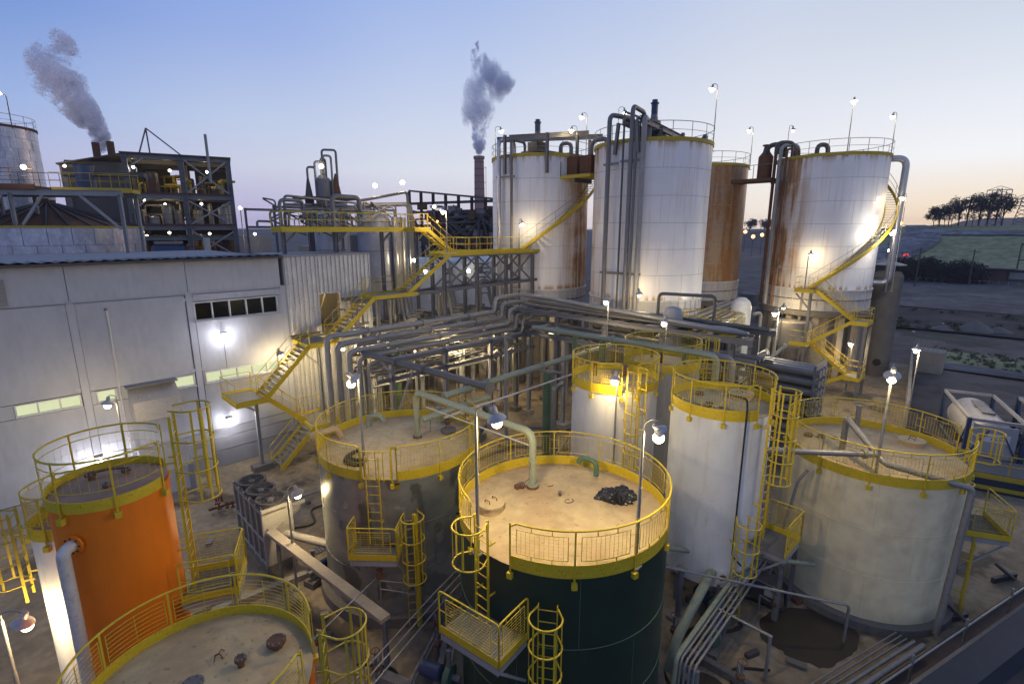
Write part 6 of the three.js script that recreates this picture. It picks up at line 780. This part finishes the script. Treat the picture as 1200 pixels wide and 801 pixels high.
{ // evaporators and distillation columns behind the annex
  let t = thing('evaporator', 'blue-grey evaporator vessel, left of the pair behind the annex', 'vessel', [19.6, 0, -40.5], 'evaporator vessels'); const ev = (t, r) => { mb().lathe([[r, 0], [r, 13.6], [r * .85, 14.2], [r * .4, 14.55], [0, 14.65]], 40).build('body', std(.48, .51, .62, { roughness: .4, metalness: .2 }), t); for (const y of [9, 11.4, 13.6]) mb().arc(0, y, 0, r + .01, .03, 0, TAU, 40, 5).build('seam', M.steel, t); mb().arc(0, 13.9, 0, r * .9, .05, 0, TAU, 36, 5).build('ring', M.yellowOld, t); };
  ev(t, 1.27); t = thing('evaporator', 'blue-grey evaporator vessel with bright pipes on its right side', 'vessel', [21.4, 0, -36.8], 'evaporator vessels'); ev(t, 1.3); for (const [x, z, r, m] of [[1.1, 1.2, .22, M.insul], [1.5, .8, .22, M.pipeWhite], [1.9, .3, .16, M.steel], [2.2, -.1, .28, M.insul], [2.8, -.6, .18, M.steel], [3.3, -1.0, .3, M.insul]]) mb().bar([x, 0, z], [x, 14.0, z], r, 14).build('riser_pipe', m, t);
  t = thing('pipework_frame', 'tangle of pipes and portal frames above the evaporators', 'pipework', [17.3, 0, -38.6]); for (const [pts, r] of [[[[-3.9, 8, 4], [-3.9, 14.9, 4], [-2.2, 14.9, 3.6], [-2.2, 14.2, 3.4], [-1, 14.2, 3]], .12], [[[-1.0, 4, 5.4], [-1.0, 15.2, 5.4], [1.2, 15.2, 5], [1.2, 14.2, 5], [2.4, 14.2, 4.8]], .15], [[[1.6, 15.0, 4], [6.2, 15.9, 3.5], [6.2, 9, 3.5]], .11], [[[2.6, 14.8, 2], [7.2, 15.0, 2], [7.2, 9, 2]], .11], [[[3.8, 14.9, 1], [8.0, 15.1, 1.2], [8.0, 8, 1.2]], .17], [[[2.0, 13.6, 3], [5.4, 15.0, 3], [5.4, 13, 3]], .07], [[[-2.8, 13, 2], [-2.8, 15.3, 2], [5, 15.0, 0]], .09], [[[-2, 14.8, 0], [5, 14.8, 0]], .1], [[[0, 14.6, -2], [6, 14.6, -1]], .09]]) mb().path(pts, r, .4, 8).build('pipe', M.steel, t);
  for (let i = 0; i < 44; i++) { const x = rr(-3.4, 6), z = rr(-3, 4), y = rr(13.1, 14.5), L = rr(.6, 2.0); mb().path([[x, y, z], [x, y + rr(.3, 1.0), z], [x + L * (i % 2 ? 1 : -.5), y + rr(.3, .8), z + rr(-.6, .6)], [x + L, y - rr(.3, .8), z]], rr(.03, .09), .2, 6).build('pipe', i % 3 ? M.steel : M.pipeDark, t); } for (const x of [-3.6, 1.2, 5.8]) for (const z of [-3.4, 2.2]) mb().ibeam([x, 0, z], [x, 14.6, z], .14, .14).build('column', M.steel, t); for (const y of [13.2, 14.5]) for (const z of [-3.4, 2.2]) mb().ibeam([-3.6, y, z], [5.8, y, z], .12, .18).build('beam', M.steel, t); for (let i = 0; i < 8; i++) mb().bar([-3.4 + i * 1.3, 13.0, 3.2], [-3.4 + i * 1.3, 14.1, 3.2], .03).build('rail_post', M.yellowOld, t); dot(t, 3.4, 16.2, 3.5, 10, bulbWarm, .16); dot(t, 6.0, 16.6, 3.2, 14, bulbWarm, .17); dot(t, 6.4, 10.6, 3.8, 8);
  t = thing('distillation_column', 'cluster of slim distillation columns with pipe hoops, top of the evaporator block', 'tower', [23.5, 0, -49.9]); for (const [x, z, r, h, m, cone] of [[-1.1, -.4, .42, 18.0, M.darkSteel, 1], [-.1, .5, .5, 18.2, M.steel, 0], [.5, -.3, .75, 18.1, M.pipeGrey, 0], [1.3, .5, .5, 18.4, M.rust, 1], [1.6, .9, .5, 15.9, M.steelLight, 0]]) mb().lathe(cone ? [[r, 0], [r, h - 2.2], [r * .3, h - .3], [.06, h]] : [[r, 0], [r, h - .4], [r * .6, h - .1], [0, h]], 22, x, 0, z).build('column', m, t);
  for (const [x0, z0, x1, z1, h] of [[-1.1, -.4, -.5, 0, 18.9], [-.1, .5, .5, .2, 19.7], [.2, .3, .9, .6, 20.0], [.4, -.2, 1.5, .5, 20.6], [-.6, .2, .2, .5, 19.4]]) mb().path([[x0, 14, z0], [x0, h, z0], [x1, h, z1], [x1, 15, z1]], .11, .3, 8).build('hoop_pipe', M.steel, t); mb().box(.4, 16.0, 0, 5.4, .2, 3).build('platform', M.darkSteel, t); dot(t, -.3, 18.9, 1.0, 14, bulbWarm, .2);
  t = thing('storage_tank', 'pale low tanks glowing in mist behind the truss walkway', 'storage tank', [41, 0, -48]); for (const [x, z, r, h] of [[0, 0, 3.4, 9.4], [-6, -2, 3.2, 9.2], [-13, -4, 3.0, 9.6]]) mb().lathe([[r, 0], [r, h], [r * .5, h + .6], [0, h + .7]], 40, x, 0, z).build('shell', M.white, t); for (let i = 0; i < 5; i++) mb().box(-2 + i * .05, 7.2 + i * .5, 3.9, 2.2, .12, .1).build('louvre', M.darkSteel, t); dot(t, -8.6, 8.6, 2.4, 60, bulbCool, .2); dot(t, -3.2, 8.4, 3.2, 60, bulbCool, .2); dot(t, 4.5, 8.0, 3.5, 40, bulbCool, .2);
}
{ // boiler house, brick stack
  let t = far('boiler_house', 'dark open boiler house with sloping roof beside the brick stack', 'building', [-21, 0, -108], -.55); const L = 22; mb().add(new THREE.BoxGeometry(L + .5, .35, 8).rotateZ(-.105).translate(L / 2, 19.6, -4)).build('roof', M.darkSteel, t);
  for (let i = 0; i <= 7; i++) mb().ibeam([i * L / 7, 0, 0], [i * L / 7, 20.6 - i * .33, 0], .45, .45).build('column', M.darkSteel, t); for (const y of [11, 13.8, 16.4, 18.2]) mb().ibeam([0, y, 0], [L, y, 0], .35, .5).build('beam', M.darkSteel, t); mb().box(L / 2 + 3, 8.4, -3, L - 4, 16.8, 5).build('boiler_block', std(.10, .075, .075, { roughness: .9 }), t);
  for (let i = 0; i < 26; i++) mb().box(rr(3, L), rr(8, 17.5), .6 + rr(-.5, .5), rr(.6, 2.6), rr(.4, 2), rr(.6, 1.6)).build('ducting', [M.darkSteel, M.rust, M.steel][i % 3], t); for (let i = 0; i < 14; i++) mb().path([[rr(0, L), rr(8, 12), 1], [rr(0, L), rr(13, 18), 1.2], [rr(0, L), rr(13, 18), .8]], rr(.12, .3), .6, 7).build('pipe', M.darkSteel, t); dot(t, 8.5, 14.6, 1.6, 20, bulbOrange, .2); dot(t, 8, 17.4, 1.8, 30, bulbCool, .3);
  mb().lathe([[3, 0], [3, 12.5], [2.2, 13.6], [0, 14]], 30, -2, 0, 4).build('dark_tank', M.darkSteel, t);
  t = far('brick_chimney', 'slim round brick chimney with banded top giving off steam', 'chimney', [-9.2, 0, -149.7]); mb().lathe([[1.75, 0], [1.32, 32.2], [1.55, 32.3], [1.55, 33.0], [1.15, 33.05], [1.15, 31]], 32).build('shaft', M.brick, t); for (let i = 0; i < 14; i++) mb().arc(0, 8 + i * 1.8, 0, 1.62 - i * .022, .07, 0, TAU, 28, 5).build('band', M.rust, t); for (let i = 0; i < 6; i++) mb().bar([1.9, 6 + i * 4, .4], [1.9, 10 + i * 4, .4], .06).box(1.75, 10 + i * 4, .4, .5, .1, .6).build('ladder', M.darkSteel, t);
  t = far('process_shed', 'low misty sheds and pipe portal right of the brick chimney', 'building', [2.5, 0, -120]); mb().box(-2, 5.5, 0, 9, 11, 6).build('block', std(.13, .10, .10, { roughness: .9 }), t); mb().path([[-1, 10, 3.2], [-1, 16, 3.2], [1, 16, 3.2], [1, 9, 3.2]], .25, .6).path([[2.2, 9, 3], [2.2, 14.2, 3], [3.4, 14.2, 3], [3.4, 9, 3]], .2, .5).build('portal_pipe', M.steel, t); mb().lathe([[2.8, 0], [2.8, 10], [1.6, 11.6], [0, 12]], 28, 3.2, 0, 0).build('dark_dome', M.darkSteel, t);
  t = far('plant_sheds', 'low plant buildings in haze left of the evaporators', 'building', [-52, 0, -92]); for (let i = 0; i < 6; i++) mb().box(i * 5 - 6, 4 + (i % 3), -i * 2, 4.5, 8 + (i % 3) * 2, 5).build('block', i % 2 ? M.concDark : M.steel, t); mb().bar([6, 8, 3], [6, 16.6, 3], .08).build('lamp_post', M.steel, t); dot(t, 6, 16.6, 3, 20, bulbCool, .25); dot(t, 8, 12.3, 3, 20, bulbCool, .2); dot(t, 18, 13.4, 2, 10, bulbSmall, .2);
}
{ // orange-lit street lamps far right of the brown tank and by the hill
  for (const [x, y, z, m, label] of [[121, 12, -270, bulbOrange, 'orange street lamp far off between the tall tanks, upper'], [126, 10.5, -262, bulbOrange, 'orange street lamp far off between the tall tanks, right one'], [116, 9.8, -250, bulbOrange, 'orange street lamp far off between the tall tanks, lower'], [183, 16, -246, bulbOrange, 'orange street lamp on the hill crest beside the right tall tank']]) { const t = far('street_lamp', label, 'lamp', [x, y - 8, z]); mb().bar([0, -2, 0], [0, 8, 0], .12, 6).build('pole', M.darkSteel, t); dot(t, 0, 8, 0, 0, m, .8); }
  const t = far('street_sign', 'red lit signs at the foot of the hill', 'sign', [118.5, 0, -163]); mb().bar([0, 0, 0], [0, 9, 0], .1, 6).build('pole', M.darkSteel, t); mesh('lamp_bulb', new THREE.SphereGeometry(.4, 10, 8), bulbCool, t, .4, 6.6, 0); mesh('red_light_panel', new THREE.BoxGeometry(1.6, 1.2, .2), bulbRed.clone(), t, 6, 5.0, 0).material.emissiveIntensity = .8;
}
// ---------- smoke ----------
function plume(label, path, density, n, s) {      // path: [x, y, z, radius] from the chimney up
  const g = new THREE.OctahedronGeometry(1, 0), im = new THREE.InstancedMesh(g, new THREE.MeshPhysicalMaterial({ color: 0xfafaff, roughness: 1, transmission: .75, thickness: 0 }), n); im.name = 'smoke_cloud'; im.castShadow = im.receiveShadow = true; const m = new THREE.Matrix4(), q = new THREE.Quaternion(), e = new THREE.Euler(); let k = 0, guard = 0;
  while (k < n && guard++ < n * 60) {
    const f = Math.pow(rnd(), .8) * (path.length - 1), i = Math.min(path.length - 2, Math.floor(f)), w = f - i, P = path[i].map((a, j) => a + (path[i + 1][j] - a) * w), R = P[3];
    let x, y, z; do { x = rr(-1, 1); y = rr(-1, 1); z = rr(-1, 1); } while (x * x + y * y + z * z > 1);
    const r2 = Math.sqrt(x * x + y * y + z * z), X = P[0] + x * R, Yy = P[1] + y * R, Z = P[2] + z * R, sc = 1 / (path[2][3] * 1.0);
    const N = .5 * vnoise(X * sc, Yy * sc, s) + .5 * vnoise(Z * sc + 9, Yy * sc + X * sc, s + 1) + .45 * (vnoise(X * sc * 2.6, Yy * sc * 2.6 + Z * sc * 2.6, s + 3) - .5) + .25 * (vnoise(X * sc * 6, Yy * sc * 6, s + 5) - .5) , top = f / (path.length - 1);
    if ((N - .06 - .44 * r2 * r2 - .14 * top * top) / .26 < rnd()) continue;
    const a = density * path[1][3] * (.5 + rnd()); m.compose(new THREE.Vector3(X, Yy, Z), q.setFromEuler(e.set(rnd() * 6, rnd() * 6, rnd() * 6)), new THREE.Vector3(a, a, a)); im.setMatrixAt(k++, m);
  }
  im.count = k; im.userData = { kind: 'stuff', label, category: 'smoke' }; im.name = numbered('smoke_cloud'); scene.add(im);
}
plume('tall column of steam rising from the brick chimney', [[-9.2, 33, -149.7, .9], [-9.1, 35.5, -149.7, 1.9], [-9.4, 39, -149.7, 3.0], [-9.8, 43, -149.7, 4.2], [-9.0, 47, -149.7, 5.4], [-7.4, 50.5, -149.7, 5.6], [-4.4, 52, -149.5, 5.0], [-2.0, 52.6, -149.5, 3.4], [-6.4, 54.4, -149.7, 4.6], [-8.8, 59, -149.7, 2.6], [-9.2, 62, -149.7, 1.2]], .016, 190000, 1301);
plume('grey smoke drifting left from the twin chimneys', [[-49.2, 22.6, -64.6, .75], [-49.2, 24.0, -64.6, 1.15], [-50.0, 25.8, -64.4, 1.6], [-51.2, 27.6, -64.2, 2.1], [-52.4, 29.4, -64, 2.8], [-52.8, 31.0, -64, 2.7], [-52.4, 32.6, -64, 2.5], [-51.9, 33.4, -64, 2.0]], .026, 100000, 1331);
// ---------- right background: trees, pylons, house, bushes ----------
function tree(label, [x, z], h, w, { n = 420, trunkH = .45, col = [.045, .05, .032], group, cat = 'tree', name = 'tree', leaf = .5 } = {}) {
  const y = terrainY(x, z), t = far(name, label, cat, [x, y - .2, z], 0, group), T = mb(), lean = rr(-.4, .4); T.line([[0, 0, 0], [lean * .4, h * trunkH * .5, 0], [lean, h * .8, 0]], h * .018, 7); const tips = [];
  for (let i = 0; i < 9; i++) { const a = rnd() * TAU, y0 = h * (trunkH * .8 + rr(0, .25)), e = [lean + w * .42 * Math.cos(a) * rr(.4, 1), h * (trunkH + rr(.15, .5)), w * .42 * Math.sin(a) * rr(.4, 1)]; T.line([[lean * .7, y0, 0], [(lean * .7 + e[0]) / 2, (y0 + e[1]) / 2 + h * .03, e[2] / 2], e], h * .007, 5); tips.push(e); } T.build('trunk', M.bark, t);
  const pos = [], idx = []; for (let i = 0; i < n; i++) { const c = tips[i % tips.length], r = w * .24, q = new THREE.Vector3(rr(-1, 1), rr(-1, 1), rr(-1, 1)); if (q.length() > 1) q.normalize().multiplyScalar(rnd()); const p = new THREE.Vector3(c[0] + q.x * r, c[1] + q.y * r * .8, c[2] + q.z * r); for (let k = 0; k < 3; k++) { const s = leaf * rr(.6, 1.3), A = new THREE.Vector3(rr(-1, 1), rr(-1, 1), rr(-1, 1)).normalize().multiplyScalar(s), B = new THREE.Vector3(rr(-1, 1), rr(-1, 1), rr(-1, 1)).normalize().multiplyScalar(s), o = p.clone().add(new THREE.Vector3(rr(-1, 1), rr(-1, 1), rr(-1, 1)).multiplyScalar(leaf)), b = pos.length / 3; pos.push(o.x, o.y, o.z, o.x + A.x, o.y + A.y, o.z + A.z, o.x + B.x, o.y + B.y, o.z + B.z); idx.push(b, b + 1, b + 2); } }
  const m = new THREE.Mesh(geo(pos, idx), std(...col, { roughness: .9 })); m.name = 'crown'; m.castShadow = m.receiveShadow = true; t.add(m); return t;
}
const atPx = (az, d) => [Math.sin(az) * d, -Math.cos(az) * d];
[[38.9, 262, 7.5, 6, 'leftmost small tree of the row on the hill'], [39.3, 258, 9, 7, 'second tree of the hill row, from the left'], [39.9, 262, 10, 7, 'third tree of the hill row'], [40.5, 260, 12, 8, 'fourth tree of the hill row, taller than its neighbours'], [41.0, 264, 13.5, 8, 'tallest tree at the middle of the hill row'], [41.75, 262, 11.5, 6, 'thin-crowned tree right of the gap in the hill row'], [42.3, 258, 11, 7, 'tree before the pylon, left one'], [42.75, 261, 13, 8, 'broad tree directly before the pylon'], [43.15, 264, 12.5, 7.5, 'rightmost tree of the row on the hill']].forEach(([a, d, h, w, l]) => tree(l, atPx(a * RAD, d), h, w, { trunkH: .36, leaf: .42, n: 560, col: [.05, .045, .03] }));
for (let i = 0; i < 9; i++) tree('slim bare-stemmed young tree under the row on the hill', atPx((39.2 + i * .44) * RAD, 254), 5.0, 2.2, { n: 60, trunkH: .55, leaf: .35, group: 'young trees along the hill crest' });
tree('big dark round tree before the low house at the right', [105.5, -132], 8.6, 11.5, { n: 3600, trunkH: .12, leaf: .5, col: [.022, .026, .016] }); tree('second dark bushy tree, right of the big round one', [112, -128], 6.2, 11.5, { n: 2800, trunkH: .1, leaf: .5, col: [.022, .026, .016] }); tree('dark shrub left of the low house windows', [93, -137], 4.5, 5, { n: 400, trunkH: .1, col: [.025, .03, .018] });
for (let i = 0; i < 7; i++) tree('tree of the wooded hilltop seen between the tall tanks', [185 + i * 8 + rr(-3, 3), -395 + rr(-12, 12)], rr(9, 13), rr(9, 12), { n: 200, trunkH: .15, leaf: 1.1, col: [.05, .05, .04], group: 'trees of the wooded hilltop' });
function pylon(label, az, d, h, s = 1) { const [x, z] = atPx(az * RAD, d), y = terrainY(x, z), t = far('power_pylon', label, 'pylon', [x, y, z], -az * RAD), r = .17; const w = (q) => 3.6 * s * (1 - q) + .7 * s; const L = mb(); for (const sx of [-1, 1]) for (const sz of [-1, 1]) L.bar([sx * w(0), 0, sz * w(0)], [sx * w(.75), h * .75, sz * w(.75)], r, 5).bar([sx * w(.75), h * .75, sz * w(.75)], [sx * .7, h, sz * .7], r, 5); L.build('leg', M.steel, t); const B = mb(); for (let i = 0; i < 8; i++) { const a = i / 8, b = (i + 1) / 8; for (const sz of [-1, 1]) B.bar([-w(a), h * a, sz * w(a)], [w(b), h * b, sz * w(b)], .1, 4).bar([w(a), h * a, sz * w(a)], [-w(b), h * b, sz * w(b)], .1, 4); } B.build('lattice', M.steel, t); for (const q of [.72, .84, .96]) { const A = mb(); A.bar([-6.5 * s, h * q, 0], [6.5 * s, h * q, 0], r, 5).bar([-6.5 * s, h * q, 0], [0, h * q + 1.6, 0], .1, 4).bar([6.5 * s, h * q, 0], [0, h * q + 1.6, 0], .1, 4); for (const sx of [-6.4, -3.6, 3.6, 6.4]) A.bar([sx * s, h * q, 0], [sx * s, h * q - 1.4, 0], .14, 5); A.build('crossarm', M.steel, t); } }
pylon('lattice power pylon behind the trees on the hill', 42.65, 300, 15.8, .6); pylon('second lattice power pylon, cut by the right edge', 44.15, 330, 13.5, .6);
{
  let t = thing('low_house', 'long low dark house with two lit windows behind the round trees', 'house', [178, 0, -24]); mb().box(0, 1.7, 6, 6, 3.4, 30).build('wall', std(.10, .07, .06, { roughness: .9 }), t); mb().box(0, 3.6, 6, 8, .25, 33).build('roof', std(.09, .09, .10, { roughness: .7 }), t); const wg = glow(.75, .82, .80, .45); for (const z of [2.2, 4.4]) { const W = grp('window', t); mb().box(-3.02, 1.9, z, .1, 1.7, 1.1).build('frame', M.frame, W); mb().box(-3.09, 1.9, z, .06, 1.5, .9).build('pane', wg, W); } mb().box(-3.03, 1.3, -7, .1, 2.4, 2.4).build('garage_door', M.steel, t); 
  t = thing('low_house', 'second low building at the right, by the parked truck', 'house', [180, 0, 3]); mb().box(0, 1.6, -3, 6, 3.2, 11).build('wall', std(.11, .08, .07, { roughness: .9 }), t); mb().box(0, 3.3, -3, 7.4, .25, 12).build('roof', std(.09, .09, .10, { roughness: .7 }), t); mb().box(-3.05, 1.9, -4, .1, 1.6, 3).build('shutter', M.steelLight, t);
  t = thing('gantry', 'dark gantry with floodlights over the parked truck', 'gantry', [181, 0, 2.6]); mb().bar([0, 0, -4], [0, 9.5, -4], .18).bar([0, 0, 5], [0, 9.5, 5], .18).build('leg', M.darkSteel, t); mb().box(0, 9.5, .5, .5, .5, 9.2).box(0, 5.6, .5, .3, .3, 9).build('beam', M.darkSteel, t); dot(t, -1, 7.6, -.4, 90, bulbCool, .24); dot(t, -1, 6.2, -.6, 60, bulbCool, .24); dot(t, -1, 7.8, -1.6, 0, bulbCool, .16);
  t = thing('truck', 'blue-fronted truck parked under the gantry lamps', 'truck', [179, 0, .2]); mb().box(0, 1.7, 0, 2.0, 2.0, 2.3).build('cab', std(.05, .14, .30, { roughness: .35 }), t); mb().box(-1.0, 2.25, 0, .06, .75, 2.0).build('windscreen', glassDark, t); mb().box(-1.02, 1.2, 0, .06, .5, 2.1).build('grille', M.steelLight, t); mb().box(4, 1.9, 0, 5.6, 2.4, 2.4).build('body', M.steelLight, t); for (const x of [-.2, 3, 5.6]) for (const z of [-1, 1]) mb().lathe([[.5, 0], [.5, .3], [0, .3]], 16).xf((g) => g.rotateX(Math.PI / 2).translate(x, .5, z)).build('wheel', M.rubber, t); for (const z of [-.85, .85]) mb().box(-1.03, .8, z, .05, .22, .34).build('headlight', M.white, t);
  t = thing('car', 'dark car parked in front of the low house', 'car', [171, 0, -27.5]); mb().add((() => { const s = new THREE.Shape([[-2.1, .35], [2.1, .35], [2.1, .9], [1.3, 1.0], [.7, 1.45], [-1.0, 1.45], [-1.6, .98], [-2.1, .9]].map(([x, y]) => new THREE.Vector2(x, y))); const g = new THREE.ExtrudeGeometry(s, { depth: 1.6, bevelEnabled: true, bevelSize: .06, bevelThickness: .06, bevelSegments: 2 }); g.translate(0, 0, -.8); metreUV(g); return g; })()).build('body', std(.08, .08, .10, { roughness: .3 }), t); for (const x of [-1.3, 1.3]) for (const z of [-.85, .85]) mb().lathe([[.32, -.1], [.32, .1], [0, .1]], 14).xf((g) => g.rotateX(Math.PI / 2).translate(x, .32, z)).build('wheel', M.rubber, t);
  for (const [u, v, a, h, l] of [[89.5, -3.4, 2.2, 1.5, 'pale heap of gravel on the waste ground'], [90.5, -1.2, 1.5, .8, 'smaller gravel heap right of the pale one'], [88, -6.5, 1.6, .6, 'low gravel heap left of the pale one']]) { const g = new THREE.ConeGeometry(a, h, 22, 6), p = g.attributes.position; for (let i = 0; i < p.count; i++) { const k = 1 + .5 * (fbm(p.getX(i) * 1.2 + u, p.getZ(i) * 1.2 + p.getY(i), 1401) - .5); p.setX(i, p.getX(i) * k); p.setZ(i, p.getZ(i) * k); } g.computeVertexNormals(); g.translate(0, h / 2, 0); const t2 = thing('gravel_heap', l, 'gravel heap', [u, 0, v]); mesh('heap', g, std(.22, .19, .16, { roughness: 1 }), t2); }
  for (let i = 0; i < 6; i++) { const q = thing('debris', 'pale scrap of litter on the waste ground', 'litter', [[70, 0.05, .6], [72, .05, -1.5], [83, .05, -9], [98, .05, 1], [80, .05, 2], [93, .05, -7]][i], 'litter on the waste ground'); mb().add(new THREE.DodecahedronGeometry(.25, 0).scale(1, .4, .7)).xf((g) => { const n = g.attributes.position.count; g.setIndex([...Array(n).keys()]); }).build('scrap', M.white, q); }
  const wl = thing('storage_yard', 'stacked dark crates on the ground behind the brown tank gap', 'crates', [78, 0, -36]); for (let i = 0; i < 8; i++) mb().box(0, 1 + (i % 2) * 1.9, i * 2.6, 2.2, 1.8, 2.2).build('crate', M.concDark, wl);
}

{ // shrubs and weeds over the verge, banks and hillside; utility poles and a post fence beside the road
  const p = [], ix = []; for (let i = 0; i < 26; i++) { const o = new THREE.Vector3(rr(-1, 1), rr(0, 1), rr(-1, 1)).multiplyScalar(.6), b = p.length / 3; for (let k = 0; k < 3; k++) p.push(o.x + rr(-.4, .4), o.y + rr(-.2, .45), o.z + rr(-.4, .4)); ix.push(b, b + 1, b + 2); }
  const N = 640, im = new THREE.InstancedMesh(geo(p, ix), std(.11, .115, .065, { roughness: 1 }), N), m = new THREE.Matrix4(), q = new THREE.Quaternion(), Yax = new THREE.Vector3(0, 1, 0); let k = 0;
  const put = (u, v, s) => { const w = S(u, 0, v); w.y = Math.max(terrainY(w.x, w.z) + (u > 186 ? .4 : .1), .02); im.setMatrixAt(k++, m.compose(w, q.setFromAxisAngle(Yax, rnd() * 6), new THREE.Vector3(s, s * rr(.5, 1), s))); };
  while (k < N) { const r = rnd(); if (r < .42) put(rr(65.5, 73), rr(-6.5, 20), rr(.15, .45)); else if (r < .99) { const u = rr(84, 108), v = rr(-28, 30); if (fbm(u * .12, v * .12, 1501) > .5) put(u, v, rr(.3, .9)); } else { const u = rr(188, 262), v = rr(-38, 120); if (fbm(u * .03, v * .03, 1511) > .5) put(u, v, rr(.9, 2.2)); } }
  im.name = 'shrubs'; im.castShadow = im.receiveShadow = true; im.userData = { kind: 'stuff', label: 'low weeds and shrubs on the verge, bank and hillside', category: 'shrubs' }; scene.add(im);
  for (const [u, v, h, l] of [[112, -21.5, 9, 'thin wooden utility pole left of the low house'], [150, -17.5, 9, 'thin utility pole at the near edge of the car park'], [164, -9, 8.5, 'thin utility pole before the round dark trees'], [120, 3, 9, 'thin utility pole near the right edge']]) { const t = thing('utility_pole', l, 'pole', [u, 0, v]); mb().bar([0, 0, 0], [0, h, 0], .13, 8).build('pole', M.darkSteel, t); mb().box(0, h - .5, 0, .12, .12, 1.8).build('crossarm', M.darkSteel, t); }
  const t = thing('post_fence', 'row of low fence posts along the far path', 'fence', [0, 0, 0]); for (let i = 0; i < 24; i++) mb().box(167.6 + i * .05, .55, -26 + i * 1.7, .12, 1.1, .12).build('post', M.conc, t); mb().beam([167.6, .9, -26], [168.8, .9, 13.2], .05, .05).build('rail', M.steelLight, t);
}
renderer.render(scene, camera);
